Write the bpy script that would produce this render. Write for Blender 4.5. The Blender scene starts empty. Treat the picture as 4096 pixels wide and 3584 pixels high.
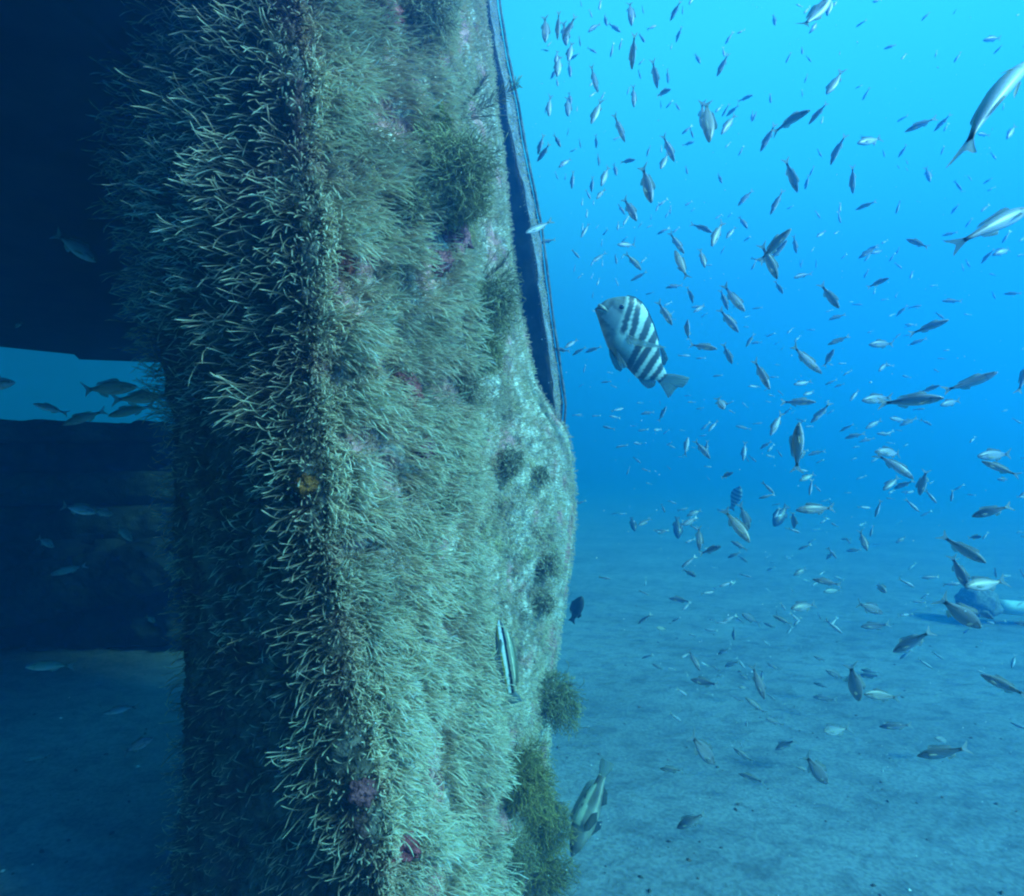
import bpy, math, random
import numpy as np
from mathutils import Vector, Matrix, noise

random.seed(7)
rng = np.random.default_rng(11)
C = bpy.context.scene.collection
SC = bpy.context.scene

# ------------------------------------------------------------------ camera
F = 2235.0                     # focal length in photograph pixels (4096 wide)
CX, CY = 2048.0, 1792.0
H = 1.4                        # lens height over the sand
PITCH = math.radians(1.5)
cam_data = bpy.data.cameras.new('camera')
cam = bpy.data.objects.new('camera', cam_data); C.objects.link(cam)
cam.location = (0, 0, H)
cam.rotation_euler = (math.radians(90) + PITCH, 0, 0)
cam_data.sensor_width = 36.0
cam_data.lens = 36.0 * F / 4096.0
cam_data.clip_start = 0.02
cam_data.clip_end = 2000
SC.camera = cam

def at(px, py, d):
    """the point of the place that lies d metres ahead of the lens at pixel (px, py)"""
    x = (px - CX) / F * d
    up = (CY - py) / F * d
    y = d * math.cos(PITCH) - up * math.sin(PITCH)
    z = d * math.sin(PITCH) + up * math.cos(PITCH)
    return Vector((x, y, H + z))

# ------------------------------------------------------------------ world: open water lit from the surface
SUN_AZ, SUN_EL = math.radians(62), math.radians(58)     # azimuth from +Y towards +X
sun_dir = Vector((math.sin(SUN_AZ) * math.cos(SUN_EL), math.cos(SUN_AZ) * math.cos(SUN_EL), math.sin(SUN_EL)))
W = bpy.data.worlds.new('World'); SC.world = W
W.use_nodes = True
nt = W.node_tree; nt.nodes.clear()
def N(t, typ, **kw):
    n = t.nodes.new(typ)
    for k, v in kw.items(): setattr(n, k, v)
    return n
wo = N(nt, 'ShaderNodeOutputWorld')
bg = N(nt, 'ShaderNodeBackground'); bg.inputs['Strength'].default_value = 0.385
sky = N(nt, 'ShaderNodeTexSky'); sky.sky_type = 'NISHITA'; sky.sun_disc = False
sky.sun_elevation = SUN_EL; sky.sun_rotation = SUN_AZ
skb = N(nt, 'ShaderNodeMixRGB', blend_type='MULTIPLY'); skb.inputs[0].default_value = 1
skb.inputs[2].default_value = (0.006, 0.030, 0.040, 1)           # the sky at 0.05, filtered by the water above
nt.links.new(sky.outputs[0], skb.inputs[1])
tc = N(nt, 'ShaderNodeTexCoord')
sep = N(nt, 'ShaderNodeSeparateXYZ'); nt.links.new(tc.outputs['Generated'], sep.inputs[0])
ramp = N(nt, 'ShaderNodeValToRGB')
mr = N(nt, 'ShaderNodeMapRange'); mr.inputs[1].default_value = -1; mr.inputs[2].default_value = 1
nt.links.new(sep.outputs['Z'], mr.inputs[0]); nt.links.new(mr.outputs[0], ramp.inputs[0])
cr = ramp.color_ramp
cr.elements[0].position = 0.0; cr.elements[0].color = (0.0, 0.03, 0.10, 1)
cr.elements[1].position = 1.0; cr.elements[1].color = (0.10, 0.95, 1.15, 1)
for p, c in ((0.42, (0.002, 0.12, 0.38)), (0.50, (0.006, 0.20, 0.62)), (0.56, (0.012, 0.245, 0.70)), (0.64, (0.03, 0.35, 0.84)), (0.72, (0.05, 0.60, 1.0)), (0.80, (0.075, 0.78, 1.05))):
    e = cr.elements.new(p); e.color = (*c, 1)
dot = N(nt, 'ShaderNodeVectorMath', operation='DOT_PRODUCT'); dot.inputs[1].default_value = Vector((0.84, 0.46, 0.28)).normalized()
nt.links.new(tc.outputs['Generated'], dot.inputs[0])
mr2 = N(nt, 'ShaderNodeMapRange', interpolation_type='SMOOTHSTEP')
mr2.inputs[1].default_value = -0.36; mr2.inputs[2].default_value = 0.68; mr2.inputs[3].default_value = 0.03; mr2.inputs[4].default_value = 1.0
nt.links.new(dot.outputs['Value'], mr2.inputs[0])
mul = N(nt, 'ShaderNodeVectorMath', operation='SCALE')
nt.links.new(ramp.outputs[0], mul.inputs[0]); nt.links.new(mr2.outputs[0], mul.inputs['Scale'])
add = N(nt, 'ShaderNodeVectorMath', operation='ADD')
nt.links.new(mul.outputs[0], add.inputs[0]); nt.links.new(skb.outputs[0], add.inputs[1])
nt.links.new(add.outputs[0], bg.inputs['Color']); nt.links.new(bg.outputs[0], wo.inputs[0])

sd = bpy.data.lights.new('sun', 'SUN'); sd.energy = 5.0; sd.angle = math.radians(14); sd.color = (0.45, 0.78, 1.0)
so = bpy.data.objects.new('sun', sd); C.objects.link(so)
SUN_LAMP = Vector((0.86, -0.46, 0.68)).normalized()
so.rotation_euler = SUN_LAMP.to_track_quat('Z', 'Y').to_euler()
so.location = (6, -4, 9)

SC.view_settings.view_transform = 'Standard'; SC.view_settings.look = 'None'
SC.view_settings.exposure = 1.35; SC.view_settings.gamma = 1; SC.view_settings.use_curve_mapping = False
SC.cycles.max_bounces = 6; SC.cycles.diffuse_bounces = 2; SC.cycles.volume_bounces = 1
SC.cycles.glossy_bounces = 2; SC.cycles.transparent_max_bounces = 6
SC.cycles.use_denoising = True
SC.cycles.filter_width = 2.2
SC.cycles.sample_clamp_indirect = 4

# ------------------------------------------------------------------ helpers
def tag(o, label=None, cat=None, group=None, kind=None):
    if label: o['label'] = label
    if cat: o['category'] = cat
    if group: o['group'] = group
    if kind: o['kind'] = kind
    return o
def link(name, me, mat=None, parent=None):
    o = bpy.data.objects.new(name, me); C.objects.link(o)
    if mat is not None and not me.materials: me.materials.append(mat)
    if parent: o.parent = parent
    return o
def empty(name, loc=(0, 0, 0)):
    o = bpy.data.objects.new(name, None); C.objects.link(o); o.location = loc
    o.empty_display_size = 0.05
    return o
def mesh_np(name, V, Fq, cols=None, smooth=True):
    """mesh from numpy: V (n,3), Fq (m,k) all faces with k corners, cols (n,3) or (n,4)"""
    V = np.asarray(V, dtype=np.float32); Fq = np.asarray(Fq, dtype=np.int32)
    me = bpy.data.meshes.new(name)
    m, k = Fq.shape
    me.vertices.add(len(V)); me.vertices.foreach_set('co', V.ravel())
    me.loops.add(m * k); me.loops.foreach_set('vertex_index', Fq.ravel())
    me.polygons.add(m)
    me.polygons.foreach_set('loop_start', np.arange(0, m * k, k, dtype=np.int32))
    me.polygons.foreach_set('loop_total', np.full(m, k, dtype=np.int32))
    if smooth: me.polygons.foreach_set('use_smooth', np.ones(m, dtype=bool))
    me.update(calc_edges=True)
    if cols is not None:
        a = me.color_attributes.new('Col', 'FLOAT_COLOR', 'POINT')
        c4 = np.ones((len(V), 4), dtype=np.float32); c4[:, :3] = np.asarray(cols)[:, :3]
        a.data.foreach_set('color', c4.ravel())
    return me
def mesh_py(name, V, Fs, cols=None, smooth=True):
    me = bpy.data.meshes.new(name)
    me.from_pydata([tuple(v) for v in V], [], Fs)
    if smooth: me.polygons.foreach_set('use_smooth', np.ones(len(Fs), dtype=bool))
    if cols is not None:
        a = me.color_attributes.new('Col', 'FLOAT_COLOR', 'POINT')
        c4 = np.ones((len(V), 4), dtype=np.float32); c4[:, :3] = np.asarray(cols)[:, :3]
        a.data.foreach_set('color', c4.ravel())
    me.update()
    return me

def vnoise(P, scale, seed=0.0, oct=3):
    """fractal noise for an (n,3) array, about -1..1"""
    out = np.empty(len(P))
    for i, p in enumerate(P):
        out[i] = noise.fractal((p[0] * scale + seed, p[1] * scale - seed, p[2] * scale + 3.1 * seed), 1.0, 2.0, oct)
    return out

# ------------------------------------------------------------------ materials
def mat(name, col=None, rough=0.8, attr=False, noise_scale=None, noise_mix=None, bump=0.0, bump_scale=40, spec=0.3, trans=0.0, alpha=None):
    m = bpy.data.materials.new(name); m.use_nodes = True
    t = m.node_tree; b = t.nodes['Principled BSDF']
    b.inputs['Roughness'].default_value = rough
    b.inputs['Specular IOR Level'].default_value = spec
    src = None
    if attr:
        a = N(t, 'ShaderNodeAttribute'); a.attribute_name = 'Col'; src = a.outputs['Color']
    else:
        r = N(t, 'ShaderNodeRGB'); r.outputs[0].default_value = (*col, 1); src = r.outputs[0]
    if noise_scale:
        tcn = N(t, 'ShaderNodeTexCoord')
        nz = N(t, 'ShaderNodeTexNoise'); nz.inputs['Scale'].default_value = noise_scale; nz.inputs['Detail'].default_value = 6
        t.links.new(tcn.outputs['Object'], nz.inputs['Vector'])
        rp = N(t, 'ShaderNodeValToRGB'); rp.color_ramp.elements[0].position = 0.35; rp.color_ramp.elements[1].position = 0.68
        lo, hi = noise_mix
        rp.color_ramp.elements[0].color = (lo, lo, lo, 1); rp.color_ramp.elements[1].color = (hi, hi, hi, 1)
        t.links.new(nz.outputs['Fac'], rp.inputs[0])
        mx = N(t, 'ShaderNodeMixRGB', blend_type='MULTIPLY'); mx.inputs[0].default_value = 1
        t.links.new(src, mx.inputs[1]); t.links.new(rp.outputs[0], mx.inputs[2]); src = mx.outputs[0]
    t.links.new(src, b.inputs['Base Color'])
    if bump:
        tcn = N(t, 'ShaderNodeTexCoord')
        nz = N(t, 'ShaderNodeTexNoise'); nz.inputs['Scale'].default_value = bump_scale; nz.inputs['Detail'].default_value = 8
        t.links.new(tcn.outputs['Object'], nz.inputs['Vector'])
        bp = N(t, 'ShaderNodeBump'); bp.inputs['Strength'].default_value = bump; bp.inputs['Distance'].default_value = 0.02
        t.links.new(nz.outputs['Fac'], bp.inputs['Height']); t.links.new(bp.outputs[0], b.inputs['Normal'])
    if alpha is not None: b.inputs['Alpha'].default_value = alpha
    if trans:
        out = t.nodes['Material Output']
        tl = N(t, 'ShaderNodeBsdfTranslucent'); t.links.new(src, tl.inputs['Color'])
        ms = N(t, 'ShaderNodeMixShader'); ms.inputs[0].default_value = trans
        t.links.new(b.outputs[0], ms.inputs[1]); t.links.new(tl.outputs[0], ms.inputs[2]); t.links.new(ms.outputs[0], out.inputs[0])
    return m

M_WALL = mat('encrusted_steel', attr=True, rough=0.95, noise_scale=45, noise_mix=(0.45, 1.25), bump=0.8, bump_scale=120, spec=0.1)
M_HYD = mat('hydroid', attr=True, rough=0.8, spec=0.15, trans=0.48)
M_ALG = mat('branching_alga', attr=True, rough=0.8, spec=0.15, trans=0.2)
M_SPONGE = mat('sponge', attr=True, rough=0.9, noise_scale=60, noise_mix=(0.5, 1.3), bump=0.8, bump_scale=160, spec=0.1)
M_DARK = mat('shade_dark_rust', (0.05, 0.045, 0.04), rough=0.95, noise_scale=9, noise_mix=(0.4, 1.6), bump=0.6, bump_scale=14, spec=0.05)  # rust taken near black, also standing in for shade in the recesses
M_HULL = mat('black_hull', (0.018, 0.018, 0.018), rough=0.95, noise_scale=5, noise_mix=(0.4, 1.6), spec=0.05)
M_PLATE = mat('encrusted_plate', attr=True, rough=0.95, noise_scale=22, noise_mix=(0.55, 1.25), bump=0.7, bump_scale=70, spec=0.1)
M_FISH = mat('fish_skin', attr=True, rough=0.42, spec=0.4, noise_scale=90, noise_mix=(0.85, 1.08))
M_FIN = mat('fish_fin', attr=True, rough=0.6, spec=0.2, trans=0.45, alpha=0.36)
M_EYE = mat('fish_eye', attr=True, rough=0.15, spec=0.6)
M_SHELL = mat('shell_grit', attr=True, rough=0.8)
M_PIPE = mat('pale_pipe', (0.62, 0.66, 0.64), rough=0.6, noise_scale=14, noise_mix=(0.8, 1.1), bump=0.2, bump_scale=40)

# sand
m = bpy.data.materials.new('sand'); m.use_nodes = True; M_SAND = m
t = m.node_tree; b = t.nodes['Principled BSDF']; b.inputs['Roughness'].default_value = 0.95; b.inputs['Specular IOR Level'].default_value = 0.1
tcn = N(t, 'ShaderNodeTexCoord')
n1 = N(t, 'ShaderNodeTexNoise'); n1.inputs['Scale'].default_value = 1.3; n1.inputs['Detail'].default_value = 5
n2 = N(t, 'ShaderNodeTexNoise'); n2.inputs['Scale'].default_value = 60; n2.inputs['Detail'].default_value = 6
n3 = N(t, 'ShaderNodeTexNoise'); n3.inputs['Scale'].default_value = 9; n3.inputs['Detail'].default_value = 7; n3.inputs['Distortion'].default_value = 0.6
mp = N(t, 'ShaderNodeMapping'); mp.inputs['Rotation'].default_value = (0, 0, math.radians(24)); mp.inputs['Scale'].default_value = (0.8, 1.3, 1)
t.links.new(tcn.outputs['Object'], mp.inputs[0])
t.links.new(mp.outputs[0], n1.inputs['Vector']); t.links.new(tcn.outputs['Object'], n2.inputs['Vector']); t.links.new(mp.outputs[0], n3.inputs['Vector'])
r1 = N(t, 'ShaderNodeValToRGB'); r1.color_ramp.elements[0].position = 0.3; r1.color_ramp.elements[1].position = 0.72
r1.color_ramp.elements[0].color = (0.16, 0.18, 0.20, 1); r1.color_ramp.elements[1].color = (0.24, 0.265, 0.29, 1)
t.links.new(n1.outputs['Fac'], r1.inputs[0])
r2 = N(t, 'ShaderNodeValToRGB'); r2.color_ramp.elements[0].position = 0.36; r2.color_ramp.elements[1].position = 0.6
r2.color_ramp.elements[0].color = (0.72, 0.72, 0.72, 1); r2.color_ramp.elements[1].color = (1.08, 1.08, 1.08, 1)
t.links.new(n2.outputs['Fac'], r2.inputs[0])
r3 = N(t, 'ShaderNodeValToRGB'); r3.color_ramp.elements[0].position = 0.36; r3.color_ramp.elements[1].position = 0.55
r3.color_ramp.elements[0].color = (0.70, 0.71, 0.73, 1); r3.color_ramp.elements[1].color = (1, 1, 1, 1)
t.links.new(n3.outputs['Fac'], r3.inputs[0])
mA = N(t, 'ShaderNodeMixRGB', blend_type='MULTIPLY'); mA.inputs[0].default_value = 1
mB = N(t, 'ShaderNodeMixRGB', blend_type='MULTIPLY'); mB.inputs[0].default_value = 1
t.links.new(r1.outputs[0], mA.inputs[1]); t.links.new(r2.outputs[0], mA.inputs[2])
t.links.new(mA.outputs[0], mB.inputs[1]); t.links.new(r3.outputs[0], mB.inputs[2])
t.links.new(mB.outputs[0], b.inputs['Base Color'])
bp = N(t, 'ShaderNodeBump'); bp.inputs['Strength'].default_value = 0.6; bp.inputs['Distance'].default_value = 0.010
t.links.new(n3.outputs['Fac'], bp.inputs['Height'])
bp2 = N(t, 'ShaderNodeBump'); bp2.inputs['Strength'].default_value = 0.7; bp2.inputs['Distance'].default_value = 0.004
t.links.new(n2.outputs['Fac'], bp2.inputs['Height']); t.links.new(bp.outputs[0], bp2.inputs['Normal']); t.links.new(bp2.outputs[0], b.inputs['Normal'])

# ------------------------------------------------------------------ sand floor: one sheet out to the horizon
def axis(lo, hi, fine_lo, fine_hi, step, grow=1.25):
    a = list(np.arange(fine_lo, fine_hi, step))
    s = step; v = fine_hi
    while v < hi: a.append(v); s *= grow; v += s
    a.append(hi); s = step; v = fine_lo - step; left = []
    while v > lo: left.append(v); s *= grow; v -= s
    left.append(lo)
    return np.array(left[::-1] + a)
gx = axis(-60, 60, -4.0, 5.0, 0.035); gy = axis(-60, 60, 0.9, 8.0, 0.03)
def sand_h(x, y):
    u = x * 0.42 + y * 0.91
    f = np.exp(-np.maximum(0, y - 5) / 4)
    w = 0.6 * np.sin(x * 1.1 + 0.4 * y) + 0.35 * np.sin(x * 2.7 - 1.3 * y)
    return f * (0.0018 * np.sin(u * 21 + w * 2.2) * (0.55 + 0.45 * np.sin(x * 1.9 + y * 1.3)) + 0.018 * np.sin(x * 1.7 + 1.1) * np.sin(y * 1.5 - 0.4 * x) + 0.002 * np.sin(u * 47 + w * 5))
X, Y = np.meshgrid(gx, gy)
Z = sand_h(X, Y)
nx, ny = len(gx), len(gy)
idx = np.arange(nx * ny).reshape(ny, nx)
Fq = np.stack([idx[:-1, :-1], idx[:-1, 1:], idx[1:, 1:], idx[1:, :-1]], -1).reshape(-1, 4)
ground = link('ground', mesh_np('ground', np.stack([X, Y, Z], -1).reshape(-1, 3), Fq), M_SAND)
tag(ground, kind='structure')

# ------------------------------------------------------------------ the wreck: an overgrown steel corner
ROWS = np.array([-500, -200, 350, 900, 1200, 1500, 1650, 1750, 1950, 2150, 2400, 2650, 3000, 3300, 3700, 5400], float)
def col(pts):
    ys, xs = zip(*pts); return np.interp(ROWS, ys, xs)
PROFILE = [   # (pixel columns down the photograph, metres ahead)
    (col([(-500, 1000), (900, 1000), (1500, 1040), (2400, 1100), (3000, 1150), (5400, 1150)]), 2.60),
    (col([(-500, 520), (350, 540), (900, 600), (1500, 705), (2000, 730), (2400, 765), (3000, 790), (3700, 720), (5400, 700)]), 1.75),
    (col([(-500, 610), (350, 640), (900, 700), (1500, 775), (2000, 805), (2400, 840), (3000, 870), (3700, 800), (5400, 780)]), 1.32),
    (col([(-500, 880), (900, 940), (1500, 1030), (2400, 1130), (3000, 1190), (3700, 1190), (5400, 1200)]), 1.10),
    (col([(-500, 1120), (350, 1140), (900, 1190), (1500, 1200), (2000, 1215), (2400, 1300), (3000, 1380), (3700, 1480), (5400, 1500)]), 0.98),
    (col([(-500, 1240), (350, 1260), (900, 1320), (1500, 1340), (2000, 1360), (2400, 1430), (3000, 1500), (3700, 1590), (5400, 1600)]), 1.03),
    (col([(-500, 1500), (900, 1600), (1500, 1640), (2000, 1650), (2400, 1690), (3000, 1730), (3700, 1790), (5400, 1800)]), 1.22),
    (col([(-500, 1690), (900, 1800), (1250, 1820), (1700, 1865), (2300, 1880), (2800, 1925), (3200, 1950), (5400, 1990)]), 1.42),
    (col([(-500, 1730), (900, 1835), (1250, 1850), (1700, 1895), (2300, 1905), (2800, 1945), (3200, 1965), (5400, 2010)]), 1.52),
    (col([(-500, 1800), (900, 1920), (1500, 1990), (1900, 2080), (2400, 2070), (3000, 2060), (5400, 2080)]), 1.72),
    (col([(-500, 1860), (0, 1912), (350, 1962), (600, 1980), (900, 2020), (1200, 2055), (1500, 2105), (1620, 2150), (1720, 2215), (1900, 2240), (2150, 2238), (2350, 2212), (2600, 2180), (2900, 2150), (3700, 2125), (5400, 2120)]), 2.02),
    (col([(-500, 1820), (0, 1870), (350, 1920), (600, 1940), (900, 1980), (1200, 2018), (1500, 2070), (1620, 2130), (1720, 2200), (1900, 2225), (2150, 2224), (2350, 2200), (2600, 2168), (2900, 2138), (3700, 2115), (5400, 2110)]), 2.45),
    (col([(-500, 1500), (5400, 1700)]), 2.90),
]
def catmull(P, t):
    """P (k, ...) control values, t array in 0..k-1"""
    k = len(P); i = np.clip(np.floor(t).astype(int), 0, k - 2); f = (t - i)
    p0 = P[np.clip(i - 1, 0, k - 1)]; p1 = P[i]; p2 = P[i + 1]; p3 = P[np.clip(i + 2, 0, k - 1)]
    f = f.reshape(-1, *([1] * (P.ndim - 1)))
    return 0.5 * ((2 * p1) + (-p0 + p2) * f + (2 * p0 - 5 * p1 + 4 * p2 - p3) * f ** 2 + (-p0 + 3 * p1 - 3 * p2 + p3) * f ** 3)
CTRL = np.zeros((len(PROFILE), len(ROWS), 3))
for i, (pxs, d) in enumerate(PROFILE):
    for j, py in enumerate(ROWS):
        CTRL[i, j] = at(pxs[j], py, d)
NU, NV = 300, 330
tu = np.linspace(0, len(PROFILE) - 1, NU)
tu = np.interp(np.linspace(0, 1, NU), np.linspace(0, 1, 25), np.linspace(0, len(PROFILE) - 1, 25))
rowt = np.interp(np.concatenate([np.linspace(-480, 3700, NV - 20), np.linspace(3800, 5300, 20)]), ROWS, np.arange(len(ROWS)))
S1 = catmull(CTRL, tu)                                  # NU, rows, 3
S2 = catmull(np.transpose(S1, (1, 0, 2)), rowt)         # NV, NU, 3
G = S2
def grid_normals(G):
    du = np.gradient(G, axis=1); dv = np.gradient(G, axis=0)
    n = np.cross(du, dv); n /= np.linalg.norm(n, axis=-1, keepdims=True) + 1e-9
    return n
Nn = grid_normals(G)
if Nn[NV // 2, NU // 2, 0] < 0: Nn = -Nn
PV = G.reshape(-1, 3)
big = vnoise(PV, 4.5, 1.7, 3); mid = vnoise(PV, 14, 5.2, 3); fine = vnoise(PV, 42, 9.1, 2)
uu0 = np.tile(tu, NV); damp = np.clip((10.6 - uu0) / 1.6, 0.25, 1)
disp = (0.028 * big + 0.016 * mid + 0.007 * fine) * damp
G = G + Nn * disp.reshape(NV, NU, 1)
Nn2 = grid_normals(G)
if Nn2[NV // 2, NU // 2, 0] < 0: Nn2 = -Nn2
PV = G.reshape(-1, 3)
pink = vnoise(PV, 9, 21.0, 2); br = vnoise(PV, 6, 33.0, 3)
base = np.array([0.66, 0.58, 0.48]); dark = np.array([0.34, 0.25, 0.18]); pinkc = np.array([0.62, 0.25, 0.25]); yel = np.array([0.34, 0.28, 0.08])
wcol = np.tile(base, (len(PV), 1))
k = np.clip((br - 0.0) * 2.2, 0, 1)[:, None]; wcol = wcol * (1 - k) + dark * k
k = np.clip((pink - 0.28) * 5, 0, 0.9)[:, None]; wcol = wcol * (1 - k) + pinkc * k
k = np.clip((-pink - 0.42) * 5, 0, 0.7)[:, None]; wcol = wcol * (1 - k) + yel * k
k = np.clip(-mid * 1.5, 0, 0.6)[:, None]; wcol = wcol * (1 - k) + dark * 0.8 * k  # hollows of the relief coloured darker, crevice shade painted in
# left face: its shade is put into the substrate colour, nearly black
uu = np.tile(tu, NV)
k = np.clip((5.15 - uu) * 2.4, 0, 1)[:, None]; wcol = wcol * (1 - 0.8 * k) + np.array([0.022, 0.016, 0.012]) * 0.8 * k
idx = np.arange(NV * NU).reshape(NV, NU)
Fq = np.stack([idx[:-1, :-1], idx[:-1, 1:], idx[1:, 1:], idx[1:, :-1]], -1).reshape(-1, 4)
wreck = empty('wreck', at(1600, 3400, 1.5))
tag(wreck, 'overgrown steel corner of a sunken wreck, thick with hydroids and sponge crusts', 'wreck')
def child(name, me, m, parent=None):
    """a part whose mesh was made in world coordinates"""
    o = link(name, me, m, parent or wreck)
    o.matrix_parent_inverse = Matrix.Translation(-(parent or wreck).location)
    return o
Fq = np.concatenate([Fq, np.stack([idx[:-1, -1], idx[:-1, 0], idx[1:, 0], idx[1:, -1]], -1)])
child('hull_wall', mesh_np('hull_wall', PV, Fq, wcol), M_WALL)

# where the photograph's pixels meet the wall
RIGHT = Vector((1, 0, 0)); FWD = Vector((0, math.cos(PITCH), math.sin(PITCH))); UPV = Vector((0, -math.sin(PITCH), math.cos(PITCH)))
rel = PV - np.array([0, 0, H])
dep = rel @ np.array(FWD); PPX = CX + F * (rel @ np.array(RIGHT)) / dep; PPY = CY - F * (rel @ np.array(UPV)) / dep
NF = Nn2.reshape(-1, 3)
def surf(px, py):
    q = (PPX - px) ** 2 + (PPY - py) ** 2
    c = np.where(q < max(q.min() * 1.5, 300))[0]
    c = c[np.argmin(dep[c])]
    return Vector(PV[c]), Vector(NF[c]).normalized(), float(dep[c])

SPONGES = [  # px, py, radius in pixels, colour, words
    (1815, 925, 75, (0.55, 0.20, 0.24), 'pink sponge crust just below the largest olive seaweed tuft'),
    (1770, 1050, 42, (0.50, 0.17, 0.18), 'rosy crust lower left of the pink sponge below the large tuft'),
    (1375, 1060, 46, (0.38, 0.10, 0.07), 'red brown sponge crust beside the dark edge of the wreck, upper half'),
    (1640, 1555, 60, (0.45, 0.12, 0.12), 'dark red sponge crust showing between the long hydroids at mid height'),
    (1700, 1800, 40, (0.42, 0.16, 0.20), 'small purple red crust under the long hydroids left of the small brown tuft'),
    (1625, 2760, 58, (0.42, 0.20, 0.19), 'rough reddish lump in a dark hollow left of the striped wrasse'),
    (1585, 3345, 70, (0.50, 0.10, 0.12), 'bright red sponge crust near the foot of the wreck'),
    (1690, 3130, 48, (0.36, 0.11, 0.10), 'dull red crust above the bright red sponge near the foot'),
    (1560, 60, 48, (0.52, 0.16, 0.16), 'red crust left of the topmost dark tuft'),
    (1235, 1930, 34, (0.30, 0.12, 0.035), 'orange brown sponge crust on the dark edge of the wreck'),
    (1720, 2560, 26, (0.72, 0.62, 0.66), 'small whitish sponge knob left of the striped wrasse'),
    (1455, 3160, 40, (0.30, 0.10, 0.12), 'dusky red crust on the lower dark edge of the wreck')]
EXCL = []
for (px, py, r, c, w) in SPONGES:
    p, n_, d_ = surf(px, py); EXCL.append((np.array(p), r / F * d_ * 1.15))
for (px, py, r) in ((1500, 800, 40), (1905, 1560, 60), (1580, 2700, 45), (1555, 1180, 30), (1560, 250, 36), (1360, 3060, 60), (1800, 3220, 40)):   # bare hollows
    p, n_, d_ = surf(px, py); EXCL.append((np.array(p), r / F * d_))

TIPPOW = 1.6; WAVE = 0.12
# ---- strands
def strands(name, P, D, L, R, droop, curl, seg, c0, c1, m, sides=3, tipk=1.0, parent=None, build=True, bend=None):
    """P roots, D unit directions, L lengths, R radii (n,), c0 root colours, c1 tip colours (n,3); one mesh"""
    n = len(P)
    T = np.linspace(0, 1, seg + 1)
    side = np.cross(D, np.array([0, 0, 1.0])); side /= np.linalg.norm(side, axis=1, keepdims=True) + 1e-6
    up = np.cross(side, D)
    cdir = side * np.cos(curl[:, 1])[:, None] + up * np.sin(curl[:, 1])[:, None]
    pts = np.zeros((n, seg + 1, 3)); p = P.copy(); d = D.copy(); pts[:, 0] = p
    for s in range(seg):
        d = d + rng.normal(0, WAVE, d.shape)
        d = d + cdir * (curl[:, 0] / seg)[:, None] * (1.6 if s >= seg / 2 else 0.5)
        d[:, 2] -= droop / seg
        d /= np.linalg.norm(d, axis=1, keepdims=True)
        p = p + d * (L / seg)[:, None]
        pts[:, s + 1] = p
    V = np.zeros((n, seg + 1, sides, 3), dtype=np.float32); Cc = np.zeros((n, seg + 1, sides, 3), dtype=np.float32)
    for s, tt in enumerate(T):
        a = pts[:, min(s + 1, seg)] - pts[:, max(s - 1, 0)]
        a /= np.linalg.norm(a, axis=1, keepdims=True) + 1e-9
        u = np.cross(a, np.array([0.3, 0.1, 0.95])); u /= np.linalg.norm(u, axis=1, keepdims=True) + 1e-9
        w = np.cross(a, u)
        prof = (0.75 + tipk * 0.5 * tt) if s < seg else 0.35
        for q in range(sides):
            an = 2 * math.pi * q / sides
            V[:, s, q] = pts[:, s] + (u * math.cos(an) + w * math.sin(an)) * (R * prof)[:, None]
            Cc[:, s, q] = c0 * (1 - tt ** TIPPOW) + c1 * tt ** TIPPOW
    base = (np.arange(n) * (seg + 1) * sides)[:, None]
    fl = []
    for s in range(seg):
        for q in range(sides):
            a = s * sides + q; b2 = s * sides + (q + 1) % sides
            fl.append([a, b2, b2 + sides, a + sides])
    Fq = (base[:, :, None] + np.array(fl)[None]).reshape(-1, 4)
    me = mesh_np(name, V.reshape(-1, 3), Fq, Cc.reshape(-1, 3))
    if not build: return me
    return child(name, me, m, parent)

def sample(n, ulo, uhi, vlo, vhi):
    """n random spots on the hull wall between profile stations and photograph rows (uniform in the picture's rows)"""
    ci = np.searchsorted(tu, [ulo, uhi]); 
    iu = rng.uniform(ci[0], min(ci[1], NU - 2), n); 
    r0 = (vlo + 480) / 4180 * (NV - 21); r1 = (vhi + 480) / 4180 * (NV - 21)
    iv = rng.uniform(max(0, r0), r1, n)
    a = iu.astype(int); b_ = iv.astype(int); fu = (iu - a)[:, None]; fv = (iv - b_)[:, None]
    P = (G[b_, a] * (1 - fu) * (1 - fv) + G[b_, a + 1] * fu * (1 - fv) + G[b_ + 1, a] * (1 - fu) * fv + G[b_ + 1, a + 1] * fu * fv)
    return P, Nn[b_, a] * 0.75 + Nn2[b_, a] * 0.25, b_ * NU + a

def density_keep(ii, thr, field, soft=0.25):
    return rng.random(len(ii)) < np.clip((field[ii] - thr) / soft + 0.5, 0.0, 1)

pale = np.array([0.95, 0.82, 0.62]); tan = np.array([0.78, 0.63, 0.44]); brown = np.array([0.42, 0.29, 0.19]); rosy = np.array([0.45, 0.26, 0.22])
def tones(n, lo, hi, jit=0.18):
    a = rng.random(n)[:, None]
    return np.clip((lo * (1 - a) + hi * a) * rng.uniform(1 - jit, 1 + jit, (n, 1)), 0.01, 0.9)
def unit(a): return a / (np.linalg.norm(a, axis=1, keepdims=True) + 1e-9)

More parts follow.
